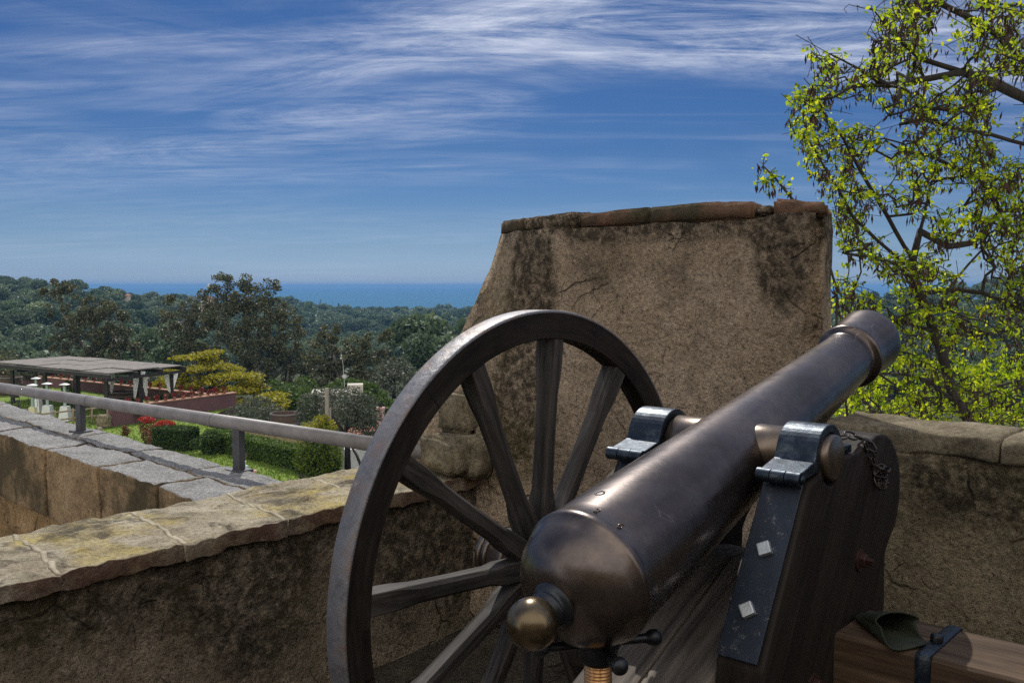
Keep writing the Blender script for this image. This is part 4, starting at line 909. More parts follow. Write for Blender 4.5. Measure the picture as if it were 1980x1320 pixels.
# golden layered conifer: flat sprays
def golden(lab, centre, sprays, n, leaf=.26):
    o = thing('golden_conifer', centre, lab, 'tree'); q = []
    for (px, py, d, rx, rz) in sprays:
        c = P(px, py, d)
        for _ in range(3):
            cc = c + Vector((random.uniform(-.4, .4) * rx, random.uniform(-1, 1) * rx * .6, random.uniform(-.5, .5) * rz)); q.append(blobpts(cc, (rx * .72, rx * .8, rz * .55), int(n * rx), .1))
    q = np.concatenate(q); quads('foliage', leaves(q, leaf, .45, D=np.tile([.9, -.2, -.35], (len(q), 1)), up=1.5), M['gold'], o); m = MB(); b = Vector(centre)
    m.tube([b, b.lerp(P(sprays[0][0], sprays[0][1], sprays[0][2]), .95)], [.22, .05], 8)
    for (px, py, d, rx, rz) in sprays: t = P(px, py, d); m.tube([b.lerp(P(sprays[0][0], sprays[0][1], sprays[0][2]), .35), t - Z * .2], [.07, .02], 6)
    m.build('trunk', M['bark'], o)
golden('large golden yellow conifer with layered sprays beyond the corner of the mauve wall', P(430, 800, 66), [(392, 690, 66, 1.5, .34), (365, 688, 66.5, 1.2, .3), (410, 683, 66, 1.1, .3), (345, 716, 65, 1.1, .35), (380, 712, 65, 1.4, .4), (415, 706, 65.5, 1.3, .4), (440, 712, 66, 1.2, .4), (430, 728, 64.5, 1.6, .4), (455, 726, 65, 1.2, .4), (400, 735, 64, 1.3, .4), (352, 736, 64.5, 1.0, .4), (370, 748, 64, 1.0, .35), (470, 742, 64.5, 1.1, .4), (488, 730, 64.5, .95, .45), (478, 758, 63.5, 1.0, .45), (494, 748, 64, .8, .4), (450, 752, 64, 1.1, .4), (470, 772, 63, .8, .4), (425, 755, 65, 1.0, .4)], 130)
golden('small golden conifer between the grey bushes and the green pine', P(530, 800, 60), [(530, 764, 60, .9, .3), (515, 770, 60, .7, .3), (545, 772, 60, .7, .35), (525, 782, 59.5, .8, .35), (540, 790, 59, .6, .4)], 130)
# grey olives
oc = G(478, 50); plant('olive_bush', 'grey green olive bush below the point of the mauve wall', 'bush', oc - Z * .8, [(P(px, py, d), (r, r, r * .8)) for px, py, d, r in ((455, 800, 52, .65), (480, 788, 51, .7), (505, 785, 51, .75), (525, 800, 50, .75), (500, 808, 49, .8), (470, 812, 49, .7), (545, 815, 49, .6), (445, 815, 50, .5))], M['olive'], .16, 4200, [([oc - Z * .8, oc + Z * .6], [.12, .06])], asp=.35)
ob = P(672, 880, 40)
plant('olive_tree', 'round olive tree with dark trunk standing behind the yellow shrub', 'tree', ob, [(P(px, py, d), (r, r, r * .85)) for px, py, d, r in ((600, 780, 42, .62), (625, 770, 42, .6), (650, 768, 41, .62), (680, 770, 40, .66), (705, 785, 40, .66), (720, 805, 40, .55), (590, 800, 42, .5), (640, 800, 41.5, .6), (690, 805, 39.5, .62), (668, 790, 39.5, .55), (715, 828, 40, .5), (695, 838, 39.6, .5), (725, 845, 40.5, .45), (645, 825, 42, .45))], M['olive'], .12, 9500,
      [([ob - Z * .6, ob + Z * .5, P(668, 835, 40), P(672, 800, 40)], [.15, .12, .10, .05]), ([P(668, 840, 40), P(640, 800, 41), P(622, 785, 41.5)], [.08, .05, .02]), ([P(670, 830, 40), P(700, 800, 40), P(712, 790, 40)], [.08, .05, .02]), ([P(700, 905, 39), P(690, 880, 39.6), P(672, 850, 40)], [.07, .06, .04])], asp=.38)
# light green spreading pine and darker bushes round it
plant('spreading_pine', 'low spreading light green pine behind the concrete roof', 'tree', P(690, 800, 62), [(P(px, py, d), (r, r, r * .5)) for px, py, d, r in ((680, 750, 61, 1.2), (650, 755, 61, 1.0), (705, 752, 61, 1.0), (725, 765, 61, .9), (740, 780, 60, .8), (715, 775, 60, .9), (695, 765, 60, .9), (630, 762, 62, .8), (748, 792, 59.5, .6), (670, 742, 61.5, .9))], M['brightpine'], .20, 7500, [([P(690, 830, 62), P(688, 760, 61)], [.2, .08])])
plant('dark_bush', 'dark green bush between the golden conifer and the spreading pine', 'bush', P(575, 800, 62), [(P(px, py, d), (r, r, r)) for px, py, d, r in ((560, 765, 62, .9), (585, 770, 62, .9), (575, 785, 61, .9), (605, 775, 63, .9), (555, 790, 61, .8), (590, 750, 66, .9), (530, 752, 66, .8))], M['brightpine'], .2, 3600)
plant('small_dark_tree', 'dark shrub at the foot of the rocky slope left of the wheel rim', 'tree', P(760, 760, 75), [(P(px, py, d), (r, r, r * .9)) for px, py, d, r in ((750, 722, 75, 1.2), (770, 712, 76, 1.1), (785, 722, 75, 1.0), (735, 738, 74, 1.0), (765, 740, 74, 1.2))], M['olive'], .22, 2400, [([P(762, 770, 75), P(762, 720, 75)], [.2, .08])])
# tall dark eucalyptus group
def euc(lab, base, clumps, stems, n, leaf=.30):
    o = thing('eucalyptus_tree', base, lab, 'tree'); cl = [(P(px, py, d), r) for px, py, d, r in clumps]; tot = sum(r * r for _, r in cl); q = []
    for c, r in cl:
        for _ in range(5):
            dd = Vector([random.gauss(0, 1) for _ in range(3)]).normalized() * r * .72; q.append(blobpts(c + dd, (r * .48, r * .48, r * .42), int(n * r * r / tot / 5), .2))
    q = np.concatenate(q); quads('crown', leaves(q, leaf, .5, droop=.35), M['euc'], o); m = MB()
    for pts, rad in stems: m.tube([P(*p) for p in pts], rad, 7)
    for c, r in cl[::2]: s = min((P(*p) for pts, _ in stems for p in pts), key=lambda v: (v - c).length); m.tube([s, s.lerp(c, .5) + Z * .15, c], [.09, .06, .03], 5)
    m.build('trunk', M['palebark'], o)
euc('tall dark eucalyptus with ragged crown standing above the sea horizon behind the pergola', P(480, 800, 88), [(425, 550, 88, 1.1), (450, 545, 89, 1.0), (492, 545, 88, 1.3), (525, 556, 88, .9), (410, 575, 88, 1.2), (440, 575, 87, 1.5), (475, 575, 87, 1.4), (505, 575, 88, 1.4), (535, 585, 88, .8), (400, 605, 88, 1.2), (430, 610, 87, 1.6), (465, 610, 86, 1.7), (500, 608, 87, 1.6), (530, 612, 88, 1.3), (555, 598, 89, .9), (415, 640, 87, 1.4), (450, 645, 86, 1.7), (490, 645, 86, 1.7), (525, 645, 87, 1.5), (555, 635, 88, 1.2), (570, 615, 88, .7), (440, 680, 86, 1.5), (480, 680, 85, 1.7), (520, 680, 86, 1.6), (555, 670, 87, 1.4), (580, 655, 88, 1.1), (500, 715, 85, 1.6), (540, 710, 86, 1.6), (575, 700, 87, 1.4), (600, 680, 88, 1.1), (470, 712, 86, 1.2), (595, 728, 86, 1.3), (555, 740, 85, 1.4), (520, 745, 85, 1.3)],
    [([(500, 800, 88), (490, 720, 87), (475, 640, 87), (470, 580, 88)], [.36, .28, .18, .08]), ([(490, 720, 87), (520, 650, 87), (525, 590, 88)], [.2, .14, .06]), ([(490, 720, 87), (440, 650, 87), (420, 580, 88)], [.2, .14, .06]), ([(500, 760, 88), (560, 700, 87), (575, 640, 88)], [.2, .14, .05])], 24000, .24)
euc('brownish eucalyptus with thinner crown, left neighbour of the tallest one', P(350, 780, 92), [(340, 585, 92, 1.0), (365, 592, 92, 1.2), (385, 600, 91, 1.1), (325, 610, 92, .9), (350, 618, 91, 1.3), (378, 628, 91, 1.3), (330, 640, 92, 1.1), (362, 650, 91, 1.3), (390, 655, 90, 1.2), (345, 668, 91, 1.1), (375, 680, 90, 1.2), (318, 630, 93, .7), (400, 700, 90, 1.1)], [([(380, 780, 92), (372, 700, 91), (360, 640, 91), (350, 600, 92)], [.25, .2, .12, .05])], 7000, .24)
euc('dark eucalyptus in separate round clumps, right of the tallest one', P(650, 780, 84), [(640, 640, 84, .9), (630, 660, 84, 1.0), (655, 668, 84, 1.0), (615, 680, 84, 1.1), (645, 695, 83, 1.2), (690, 668, 83, 1.1), (708, 662, 83, .8), (680, 690, 83, 1.2), (705, 690, 83, 1.1), (745, 660, 84, .8), (750, 650, 84, .6), (738, 690, 84, .9), (755, 700, 84, .8), (690, 715, 83, 1.3), (725, 715, 83, 1.1), (655, 722, 83, 1.3), (620, 712, 84, 1.2), (745, 720, 84, .9), (700, 735, 82.5, 1.1), (640, 745, 83, 1.2)],
    [([(660, 790, 84), (655, 730, 83), (645, 680, 84), (642, 650, 84)], [.25, .2, .12, .05]), ([(660, 780, 84), (690, 730, 83), (700, 680, 83)], [.2, .14, .05]), ([(690, 740, 83), (735, 715, 84), (748, 665, 84)], [.16, .1, .04])], 11000, .24)
euc('olive brown eucalyptus with loose crown rising behind the left part of the pergola roof', P(180, 760, 96), [(85, 572, 97, .8), (110, 556, 97, .9), (130, 550, 97, 1.0), (145, 562, 97, .8), (115, 572, 97, .8), (172, 585, 96, .8), (190, 590, 96, 1.2), (210, 600, 95, 1.2), (170, 608, 95, 1.2), (150, 622, 96, 1.1), (195, 625, 95, 1.4), (230, 612, 95, 1.0), (225, 640, 94, 1.3), (120, 640, 96, 1.0), (150, 650, 95, 1.2), (185, 655, 94, 1.4), (215, 668, 94, 1.3), (250, 660, 94, 1.2), (262, 678, 94, .9), (170, 680, 94, 1.3), (140, 676, 95, 1.1), (110, 665, 96, .9), (235, 690, 93, 1.2), (95, 600, 97, .7), (130, 600, 97, .7)],
    [([(190, 780, 96), (185, 690, 95), (180, 630, 95), (178, 590, 96)], [.3, .22, .14, .05]), ([(185, 700, 95), (140, 640, 96), (118, 600, 97), (118, 560, 97)], [.2, .14, .1, .05]), ([(186, 700, 95), (220, 650, 95), (225, 615, 95)], [.16, .1, .04])], 14000, .25)
for k, (px, py, d, w) in enumerate(((20, 706, 74, 2.4), (62, 712, 72, 1.6), (130, 725, 74, 2.0), (300, 740, 72, 1.4), (330, 745, 71, 1.3), (-30, 715, 76, 2.6))):
    if px < -20: continue
    c = P(px, py, d); plant('garden_shrub', ('dark brownish shrub at the left edge beyond the pergola', 'grey shrub under the left part of the pergola roof', 'grey green shrub behind the pergola posts', 'olive shrub behind the far mauve wall left of the golden conifer', 'yellowish shrub beside the golden conifer behind the far wall')[k], 'shrub', c - Z * 2.5, lobes(c, (w, w, w * .55), 8), (M['euc'], M['olive'], M['olive'], M['olive'], M['gold'])[k], .2, 1500)
# climbing plants in pots at the pergola posts
for k, (a, b, lab) in enumerate(((.93, .055, 'green potted plant at the foot of the right pergola post'), (.06, .30, 'dark climbing plant on the thick middle pergola post'), (.5, .055, 'leafy plant behind the tub at the curtain foot'))):
    c = pp(a, b, LAWN) + Vector((-.35, -.3, 0)); hh = 2.0 if k == 1 else .9
    plant('potted_plant', lab, 'plant', c, [(c + Z * hh * .5, (.36, .36, hh * .5))], M['box'], .13, 700, [([c, c + Z * hh * .8], [.05, .02])])
# small buildings among the trees
c = P(640, 772, 54); o = thing('shed', c, 'small building with pale flat concrete roof half hidden in the trees below the wheel', 'building'); u = Vector((1, .15, 0)).normalized(); v = Vector((-.15, 1, 0)).normalized()
MB().box(P(655, 778, 54.5), u * 1.15, v * .9, Z * .32).build('wall', M['concrete'], o); MB().box(P(648, 760, 54) + Z * .06, u * 1.3, v * 1.0, Z * .08).build('roof', M['roofslab'] if 'roofslab' in M else M['concrete'], o)
MB().box(P(687, 752, 55.0), u * .45, v * .5, Z * .30).build('parapet', M['concrete'], o)
c = P(666, 738, 57); o = thing('antenna_mast', c - Z * 3, 'thin white mast carrying a small round dish above the spreading pine', 'antenna')
MB().tube([c - Z * 3, c, P(663, 702, 57), P(660, 684, 57)], [.022, .022, .015, .010], 6).build('mast', M['dish'], o); MB().tube([P(660, 684, 57), P(655, 675, 57), P(656, 669, 57)], .010, 5).build('aerial', M['dish'], o)
dc = P(666, 728, 56.9); dn = Vector((.35, -.9, .25)).normalized(); MB().lathe([(.0, .0), (.02, .08), (.05, .15), (.055, .15), (.02, .0)], dc + dn * -.02, dn, 20).build('dish', M['dish'], o)
for k, (px, d, top_) in enumerate(((632, 37.6, 750), (639, 38.4, 788))):
    t = P(px, top_, d); b = Vector((t.x, t.y, LAWN - .5)); o = MB().lathe([(0, .095 if not k else .04), ((t - b).length - .02, .085 if not k else .035), ((t - b).length, .07 if not k else .03), ((t - b).length, 0)], b, Z, 12).build('wooden_pole', M['post_wood'], None, b); tag(o, ('thick pale wooden pole standing before the olive tree', 'thin pale wooden pole just right of the thick one')[k], 'pole')
c = P(736, 800, 46); o = thing('chimney_stack', c - Z * 1.5, 'pink rendered chimney with dark cowl just left of the wheel rim', 'chimney')
MB().box(c - Z * .6, (.17, 0, 0), (0, .17, 0), Z * .85).build('stack', M['pinkpaint'], o); MB().box(c + Z * .29, (.21, 0, 0), (0, .21, 0), Z * .04).build('cap', M['pinkpaint'], o); MB().lathe([(.32, .07), (.46, .06), (.5, .10), (.56, .0)], c, Z, 12).build('cowl', M['blackiron'], o)
c = P(752, 832, 44); o = thing('tiled_house', c - Z * 3, 'pale house front with red tiled eave half hidden behind the wheel rim', 'house')
MB().box(P(706, 905, 42) + Vector((.5, 1.2, 0)), (1.6, .2, 0), (-.15, 1.0, 0), Z * .85).build('wall', M['white'], o); MB().prism([(-1.7, 0), (1.9, 0), (1.9, .08), (-1.7, .08)], lambda p, q, t: P(725, 858, 43) + Vector((p, t, q + t * .3)), -.2, 1.6, .01).build('roof', M['rooftile'], o)
# little garden ornament by the hedge
c = G(472, 38.2); o = thing('garden_goose', c, 'small pale green and white goose ornament on the lawn by the rail post', 'ornament')
MB().ball(c + Z * .17, (.10, .15, .13)).build('goose_body', M['greenglass'], o); MB().tube([c + Z * .2 + Vector((-.05, 0, 0)), c + Z * .36 + Vector((-.08, 0, 0)), c + Z * .44 + Vector((-.06, 0, 0)), c + Z * .45 + Vector((.0, 0, 0))], [.06, .04, .045, .01], 10).build('goose_neck', M['white'], o)
c = G(484, 37.8); tag(boulder and MB().bm(boulder(c + Z * .06, (.16, .12, .10), .3, .03), True).build('field_stone', M['pinkpaint'], None, c), 'small reddish stone on the lawn beside the goose ornament', 'stone')
# pale boulder at the end of the mauve wall
c = Vector((LEND.x - .2, LEND.y - .3, LAWN)); tag(MB().bm(boulder(c + Z * .3, (.36, .25, .34), .2, .08), True).build('boulder', M['stone'], None, c), 'grey boulder at the near end of the mauve garden wall', 'boulder')
# ------------------------------------------------------------------ the spring tree at the right
RT = random.Random(21)
def grow(name, label, base, limbs, attract, leafmat, base_r, leafsize, per, podfrac=.35, pods=True, minr=.0022, maxr=.2, sag=.05):
    o = thing(name, base, label, 'tree'); nodes = []; par = []
    def addn(p, pa): nodes.append(Vector(p)); par.append(pa); return len(nodes) - 1
    for li, lim in enumerate(limbs):
        pts = [Vector(p) for p in lim]; prev = -1
        if nodes: prev = min(range(len(nodes)), key=lambda i: (nodes[i] - pts[0]).length)
        else: prev = addn(pts[0], -1)
        for a, b in zip(pts[:-1], pts[1:]):
            k = max(2, int((b - a).length / .16)); 
            for j in range(1, k + 1):
                q = a.lerp(b, j / k); L = (b - a).length
                q = q + noise.noise_vector(q * 2.3) * min(.05, .04 * L + .012); prev = addn(q, prev)
    nlimb = len(nodes)
    root = nodes[0]; attract = sorted(attract, key=lambda p: min((p - nodes[i]).length for i in range(0, nlimb, 3))); tips = []
    for p in attract:
        i = min(range(len(nodes)), key=lambda i: (nodes[i] - p).length_squared + (.02 if i >= nlimb else 0)); q = nodes[i]; L = (p - q).length
        k = max(2, int(L / .10)); bend = Vector((RT.gauss(0, 1), RT.gauss(0, 1), RT.gauss(0, 1))) * L * .12; prev = i; chain = []
        for j in range(1, k + 1):
            t = j / k; s = q.lerp(p, t) + noise.noise_vector(q.lerp(p, t) * 5) * .03 * math.sin(math.pi * t) + bend * math.sin(math.pi * t) + Vector((0, 0, -sag * L * math.sin(math.pi * t))) + Vector((RT.gauss(0, 1), RT.gauss(0, 1), RT.gauss(0, 1))) * .010; prev = addn(s, prev); chain.append(prev)
        tips.append(chain)
    for i in RT.sample(range(len(nodes)), len(nodes) // 4):      # bare spurs
        d = Vector((RT.gauss(0, 1), RT.gauss(0, 1), RT.gauss(.1, .8))).normalized(); a = addn(nodes[i] + d * RT.uniform(.03, .09), i)
        if RT.random() < .5: addn(nodes[a] + (d + Vector((RT.gauss(0, .5), RT.gauss(0, .5), RT.gauss(0, .5)))) * RT.uniform(.03, .09), a)
    n = len(nodes); w = [0.0] * n; ch = [[] for _ in range(n)]
    for i in range(n):
        if par[i] >= 0: ch[par[i]].append(i)
    for i in range(n - 1, -1, -1):
        if not ch[i]: w[i] = minr ** 2.45
        if par[i] >= 0: w[par[i]] += w[i]
    rad = [min(maxr, x ** (1 / 2.45)) for x in w]; sc = base_r / rad[0]
    rad = [max(minr * .7, r * (1 + (sc - 1) * min(1, (r / rad[0]) ** .5))) for r in rad]
    m = MB(); done = [False] * n
    def chain_from(i):
        c = [i]
        while ch[c[-1]]: c.append(max(ch[c[-1]], key=lambda k: rad[k]))
        return c
    stack = [0]
    while stack:
        i = stack.pop(); c = chain_from(i); pts = ([nodes[par[i]]] if par[i] >= 0 else []) + [nodes[k] for k in c]; rs = ([min(rad[par[i]], rad[i] * 1.15)] if par[i] >= 0 else []) + [rad[k] for k in c]
        if len(pts) > 1: m.tube(pts, rs, 8 if rs[0] > .02 else 5 if rs[0] > .008 else 4, True, False)
        for k in c:
            big_ = max(ch[k], key=lambda q: rad[q]) if ch[k] else None
            stack += [q for q in ch[k] if q != big_]
    m.build('trunk', M['bark'], o)
    C = []; PD = []; F = []
    for chain in tips:
        use = chain[-max(2, int(len(chain) * .6)):]; pod = RT.random() < podfrac; bright = RT.random()
        for k in use:
            c = nodes[k]
            for _ in range(per):
                if RT.random() < .54:
                    cc = c + Vector((RT.gauss(0, 1), RT.gauss(0, 1), RT.gauss(.2, 1))) * .022
                    for _ in range(RT.randint(4, 8)): C.append(cc + Vector((RT.gauss(0, 1), RT.gauss(0, 1), RT.gauss(0, .7))) * .019)
            if pod and RT.random() < .8:
                for _ in range(RT.randint(2, 5)): PD.append(c + Vector((RT.gauss(0, .02), RT.gauss(0, .02), -.035 - abs(RT.gauss(0, .022)))))
    print(name, n, 'nodes', len(C), 'leaves', len(PD), 'pods')
    quads('crown', leaves(np.array([tuple(c) for c in C]), leafsize, .55, jit=.45, up=.6), leafmat, o)
    if PD and pods:
        pd = tag(quads('seed_pods', leaves(np.array([tuple(c) for c in PD]), .052, .24, jit=.4, D=np.tile([0, 0, -3.2], (len(PD), 1))), M['pods'], o), kind='stuff', label='dark dry seed pods hanging in bunches')
    return o
def L(*pts): return [P(*p) for p in pts]
base = P(1905, 1010, 6.4)
limbs = [L((1905, 1010, 6.4), (1890, 830, 6.3), (1848, 770, 6.2), (1833, 716, 6.15), (1819, 667, 6.1), (1805, 635, 6.1), (1787, 590, 6.05), (1767, 540, 6.0), (1764, 500, 6.0), (1775, 450, 6.0), (1790, 395, 6.05), (1800, 350, 6.1)),
    L((1767, 540, 6.0), (1735, 510, 5.9), (1690, 495, 5.8), (1640, 490, 5.6), (1618, 486, 5.5)), L((1775, 560, 6.0), (1850, 560, 6.1), (1900, 568, 6.0), (1990, 605, 5.8)), L((1805, 640, 6.1), (1880, 650, 6.3), (1940, 635, 6.4), (2000, 625, 6.5)),
    L((1800, 640, 6.1), (1760, 622, 5.9), (1730, 610, 5.8)), L((1848, 775, 6.2), (1800, 735, 6.0), (1745, 728, 5.8), (1700, 724, 5.7), (1660, 740, 5.6)), L((1870, 790, 6.2), (1905, 750, 6.4), (1960, 738, 6.6), (2000, 730, 6.7)),
    L((1764, 505, 6.0), (1728, 450, 6.0), (1700, 395, 5.9), (1665, 330, 5.8), (1630, 265, 5.7), (1590, 215, 5.6), (1545, 190, 5.5)), L((1775, 455, 6.0), (1830, 480, 6.2), (1880, 470, 6.2), (1935, 410, 6.3), (1985, 400, 6.4)), L((1935, 412, 6.3), (1890, 340, 6.3), (1855, 330, 6.3), (1800, 300, 6.2), (1740, 290, 6.1)),
    L((1764, 520, 6.0), (1700, 470, 5.9), (1650, 420, 5.8), (1620, 360, 5.7), (1585, 300, 5.7), (1560, 260, 5.6)), L((1985, 400, 6.4), (1960, 470, 6.4), (1985, 520, 6.4)), L((1805, 600, 6.05), (1850, 540, 6.2), (1900, 480, 6.3), (1930, 430, 6.3))]
limbs2 = [L((2120, 1010, 6.6), (2100, 600, 6.5), (2060, 300, 6.4), (1990, 130, 6.3), (1940, 80, 6.2), (1900, 50, 6.1), (1840, 20, 6.0), (1780, -10, 5.9), (1700, -20, 5.8)), L((2060, 300, 6.4), (1985, 195, 6.2), (1930, 165, 6.1), (1860, 140, 6.0), (1800, 148, 5.9), (1720, 160, 5.8), (1650, 168, 5.7), (1610, 190, 5.6)), L((1720, 160, 5.8), (1650, 130, 5.7), (1600, 105, 5.6), (1560, 80, 5.6), (1537, 66, 5.6)),
    L((1940, 80, 6.2), (1975, 30, 6.2), (1965, -20, 6.2)), L((1860, 140, 6.0), (1780, 110, 5.9), (1720, 60, 5.8), (1690, 20, 5.8), (1640, 8, 5.8)), L((2060, 300, 6.4), (1990, 280, 6.2), (1920, 260, 6.1), (1850, 250, 6.0), (1780, 230, 5.9), (1700, 250, 5.8)), L((1930, 165, 6.1), (1890, 200, 6.0), (1840, 215, 6.0), (1760, 200, 5.9)), L((2060, 300, 6.4), (2030, 240, 6.3), (1985, 205, 6.2)), L((2090, 520, 6.5), (2010, 330, 6.2), (1950, 310, 6.1), (1900, 300, 6.1))]
poly = [(1700, -30), (1690, 40), (1700, 110), (1640, 120), (1600, 105), (1540, 62), (1570, 120), (1600, 150), (1525, 185), (1528, 245), (1560, 310), (1590, 370), (1612, 420), (1612, 640), (1640, 800), (2060, 830), (2060, -30)]
def inpoly(x, y, pl):
    c = False; n = len(pl)
    for i in range(n):
        x0, y0 = pl[i]; x1, y1 = pl[(i + 1) % n]
        if (y0 > y) != (y1 > y) and x < (x1 - x0) * (y - y0) / (y1 - y0) + x0: c = not c
    return c
A1, A2 = [], []
while len(A1) + len(A2) < 2300:
    x = RT.uniform(1500, 2060); y = RT.uniform(-30, 830)
    if not inpoly(x, y, poly): continue
    g = noise.noise(Vector((x * .012, y * .012, 4.2)))
    if g < -.22 + (.10 if y < 560 else 0) or (y > 600 and RT.random() < .35): continue
    p = P(x, y, RT.uniform(5.2, 7.0))
    (A2 if y < 235 - (x - 1700) * -.12 else A1).append(p)
grow('robinia_tree', 'spring tree with young yellow green leaves, its curved trunk rising behind the right parapet', base, limbs, A1, M['robinia'], .038, .033, 1, .4, minr=.0019)
grow('robinia_tree', 'leafy tree reaching in from the upper right edge, dark limbs against the sky', P(2120, 1010, 6.6), limbs2, A2, M['robinia'], .048, .033, 1, .5, minr=.0019)
sp = [P(1462, 345, 5.4), P(1480, 318, 5.4), P(1500, 330, 5.4), P(1470, 312, 5.5), P(1515, 350, 5.4), P(1490, 350, 5.35), P(1525, 372, 5.4), P(1508, 338, 5.45)]
grow('robinia_sapling', 'small sprig of leaves and pods poking up behind the right end of the merlon top', P(1640, 820, 5.4), [L((1640, 820, 5.4), (1620, 560, 5.4), (1575, 430, 5.4), (1535, 385, 5.4), (1500, 345, 5.4), (1472, 318, 5.4))], sp, M['robinia'], .008, .028, 2, 1.0, minr=.002)
# green undergrowth outside the right parapet
A3 = []
for _ in range(300): A3.append(P(RT.uniform(1620, 2080), RT.uniform(690, 850), RT.uniform(7.0, 8.6)))
grow('robinia_tree', 'bright yellow green thicket of young shoots low behind the right parapet', P(1780, 1000, 8), [L((1780, 1000, 8), (1750, 880, 7.8), (1700, 800, 7.6), (1660, 760, 7.5)), L((1780, 980, 8), (1840, 850, 8), (1900, 780, 8), (1990, 740, 8.1)), L((1760, 900, 7.8), (1780, 800, 7.8), (1790, 740, 7.8))], A3, M['robinia'], .03, .040, 3, .1, minr=.002)
SKY_STR = .05; SUN_STR = 2.9; EXPO = 0.45; CLOUD_COL = (9.0, 9.8, 12.0); BACK_FILL_COL = (21, 20, 18.6); CLOUD_X, CLOUD_Y = 23.7, 31.3; BIG_ROT = .12; FIB_ROT = .2; CL_AMT = 1.15
SKY_RAMP = [(0, (.52, .78, 1.46)), (.02, (.48, .72, 1.28)), (.04, (.42, .62, 1.04)), (.067, (.345, .53, .86)), (.095, (.285, .47, .80)), (.14, (.22, .40, .70)), (.3, (.175, .36, .65)), (.42, (.2, .42, .74)), (.62, (.75, .95, 1.3)), (.9, (1.2, 1.35, 1.6))]
HAZE = 1.9e-4; HAZE_COL = (.18, .42, .80)
# ------------------------------------------------------------------ sky, sun, camera
SUN_EL, SUN_AZ = R(49), R(-8)     # azimuth from +y towards +x
w = bpy.data.worlds.new('World'); SC.world = w; w.use_nodes = True; nt = w.node_tree; nt.nodes.clear()
def wn(t, **k):
    x = nt.nodes.new(t)
    for a, v in k.items(): setattr(x, a, v)
    return x
sky = wn('ShaderNodeTexSky', sky_type='NISHITA', sun_disc=False); sky.sun_elevation = SUN_EL; sky.sun_rotation = SUN_AZ; sky.altitude = 60; sky.air_density = 1.0; sky.dust_density = .6; sky.ozone_density = 3.0
bg = wn('ShaderNodeBackground'); out = wn('ShaderNodeOutputWorld'); tc = wn('ShaderNodeTexCoord')
def wl(a, b): nt.links.new(a, b)
def wmath(op, a, b=0.0, c=False):
    x = wn('ShaderNodeMath', operation=op, use_clamp=c)
    for i, v in enumerate((a, b)):
        if isinstance(v, bpy.types.NodeSocket): wl(v, x.inputs[i])
        else: x.inputs[i].default_value = v
    return x.outputs[0]
sep = wn('ShaderNodeSeparateXYZ'); wl(tc.outputs['Generated'], sep.inputs[0])
den = wmath('ADD', wmath('MAXIMUM', sep.outputs[2], 0.0), .10); cx = wmath('DIVIDE', sep.outputs[0], den); cy = wmath('DIVIDE', sep.outputs[1], den)
def cloud(sx, sy, rot, scale, detail, rough, lo, hi, dist=.6, off=(0, 0, 0)):
    c = wn('ShaderNodeCombineXYZ'); wl(cx, c.inputs[0]); wl(cy, c.inputs[1]); m = wn('ShaderNodeMapping'); m.inputs['Scale'].default_value = (sx, sy, 1); m.inputs['Rotation'].default_value = (0, 0, rot); m.inputs['Location'].default_value = off; wl(c.outputs[0], m.inputs[0])
    n = wn('ShaderNodeTexNoise'); n.inputs['Scale'].default_value = scale; n.inputs['Detail'].default_value = detail; n.inputs['Roughness'].default_value = rough; n.inputs['Distortion'].default_value = dist; wl(m.outputs[0], n.inputs[0])
    r = wn('ShaderNodeMapRange', interpolation_type='SMOOTHSTEP'); r.inputs[1].default_value = lo; r.inputs[2].default_value = hi; wl(n.outputs[0], r.inputs[0]); return r.outputs[0]
big_ = cloud(.42, .75, BIG_ROT,   .80, 4, .55, .36, .58, .5, (CLOUD_X, CLOUD_Y, 0))
fib = cloud(.55, 1.1, FIB_ROT, 1.4, 14, .72, .34, .70, 2.2, (2, 5, 0)); fine_ = cloud(.34, 1.8, FIB_ROT, 2.8, 14, .76, .38, .72, 1.6, (4, 9, 0))
CL = wmath('MULTIPLY', big_, wmath('ADD', wmath('MULTIPLY', fib, .72), wmath('MULTIPLY', fine_, .58)))
streak = wmath('MULTIPLY', cloud(.2, 1.3, .03, 1.5, 12, .66, .48, .74, .9, (7, 1, 0)), wmath('ADD', wmath('MULTIPLY', fine_, .38), .16))
fac = wmath('ADD', wmath('MULTIPLY', CL, CL_AMT), streak, True)
back_fill = wn('ShaderNodeMapRange', interpolation_type='SMOOTHSTEP'); back_fill.inputs[1].default_value = .10; back_fill.inputs[2].default_value = -.55; wl(sep.outputs[1], back_fill.inputs[0])   # added fill light: unseen sky behind the viewer brightened to light the shaded sides
fade = wn('ShaderNodeMapRange', interpolation_type='SMOOTHSTEP'); fade.inputs[1].default_value = .06; fade.inputs[2].default_value = .27; wl(sep.outputs[2], fade.inputs[0])
fac = wmath('MULTIPLY', fac, wmath('ADD', wmath('MULTIPLY', fade.outputs[0], .85), .12), True)
tint = wn('ShaderNodeMix', data_type='RGBA', blend_type='MULTIPLY'); tint.inputs[0].default_value = 1; wl(sky.outputs[0], tint.inputs[6]); tr_ = wn('ShaderNodeValToRGB'); wl(sep.outputs[2], tr_.inputs[0]); el_ = tr_.color_ramp.elements
for _ in range(len(SKY_RAMP) - 2): el_.new(.5)
for e_, (p_, c_) in zip(el_, SKY_RAMP): e_.position = p_; e_.color = (*c_, 1)
wl(tr_.outputs[0], tint.inputs[7])
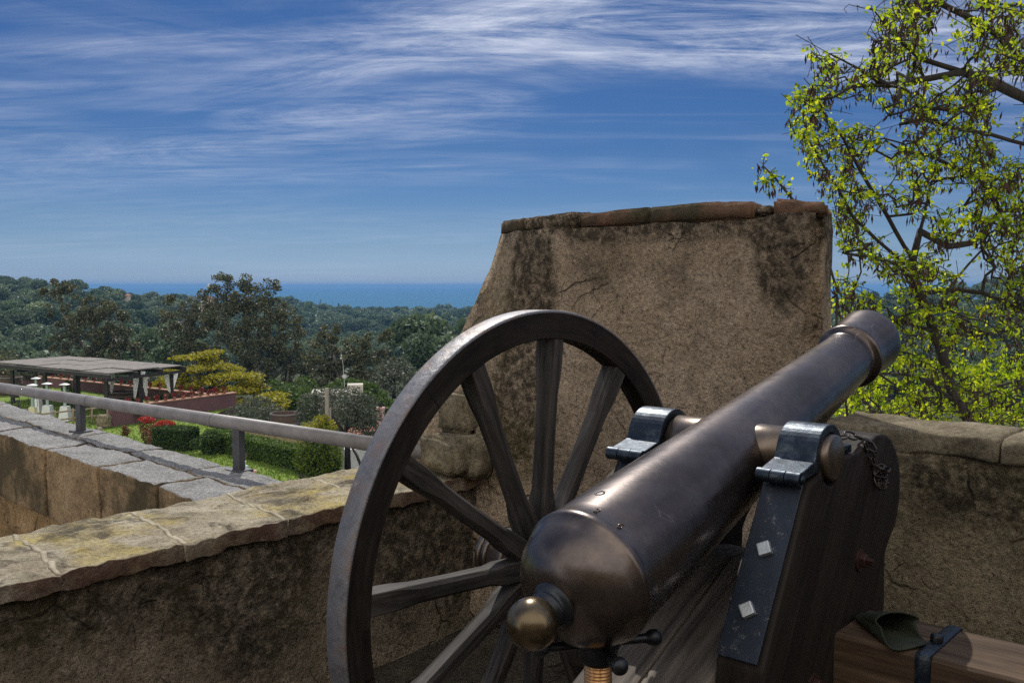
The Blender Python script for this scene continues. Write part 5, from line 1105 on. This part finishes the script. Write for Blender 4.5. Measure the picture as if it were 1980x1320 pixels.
mx = wn('ShaderNodeMix', data_type='RGBA'); wl(wmath('MAXIMUM', fac, wmath('MULTIPLY', back_fill.outputs[0], .92)), mx.inputs[0]); wl(tint.outputs[2], mx.inputs[6]); cc_ = wn('ShaderNodeMix', data_type='RGBA'); wl(back_fill.outputs[0], cc_.inputs[0]); cc_.inputs[6].default_value = (*CLOUD_COL, 1); cc_.inputs[7].default_value = (*BACK_FILL_COL, 1); wl(cc_.outputs[2], mx.inputs[7])
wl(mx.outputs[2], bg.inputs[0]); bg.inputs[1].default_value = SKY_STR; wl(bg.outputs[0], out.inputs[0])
sd = bpy.data.lights.new('sun', 'SUN'); sd.energy = SUN_STR; sd.angle = R(.53); sd.color = (1.0, .95, .86); so = bpy.data.objects.new('sun', sd); COL.objects.link(so)
dv = Vector((math.sin(SUN_AZ) * math.cos(SUN_EL), math.cos(SUN_AZ) * math.cos(SUN_EL), math.sin(SUN_EL))); so.rotation_euler = (-dv).to_track_quat('-Z', 'Y').to_euler(); so.location = dv * 50
cam = bpy.data.cameras.new('camera'); co = bpy.data.objects.new('camera', cam); COL.objects.link(co); SC.camera = co
cam.sensor_width = 36; cam.lens = FPX / 1980 * 36; cam.clip_start = .05; cam.clip_end = 100000; co.rotation_euler = (math.pi / 2 - PITCH, 0, 0); co.location = (0, 0, 0)
SC.view_settings.view_transform = 'Standard'; SC.view_settings.look = 'None'; SC.view_settings.exposure = EXPO; SC.view_settings.gamma = 1
SC.render.resolution_x = 1024; SC.render.resolution_y = 682
SC.cycles.max_bounces = 8; SC.cycles.diffuse_bounces = 4; SC.cycles.transparent_max_bounces = 8; SC.cycles.use_denoising = False

# sea haze: one box of thin air round everything
hz = MB().box(Vector((0, FARSEA / 2 - 100, (-62 + 16) / 2)), (FARSEA + 50, 0, 0), (0, FARSEA / 2 + 400, 0), Z * 39).build('haze', bpy.data.materials.new('sea_haze')); tag(hz, kind='stuff', label='thin blue air between the garden and the sea horizon', cat='haze')
hm = hz.data.materials[0]; hm.use_nodes = True; ht = hm.node_tree; ht.nodes.remove(ht.nodes['Principled BSDF']); pv = ht.nodes.new('ShaderNodeVolumePrincipled'); pv.inputs['Color'].default_value = (*HAZE_COL, 1); pv.inputs['Density'].default_value = HAZE; ht.links.new(pv.outputs[0], ht.nodes['Material Output'].inputs['Volume'])
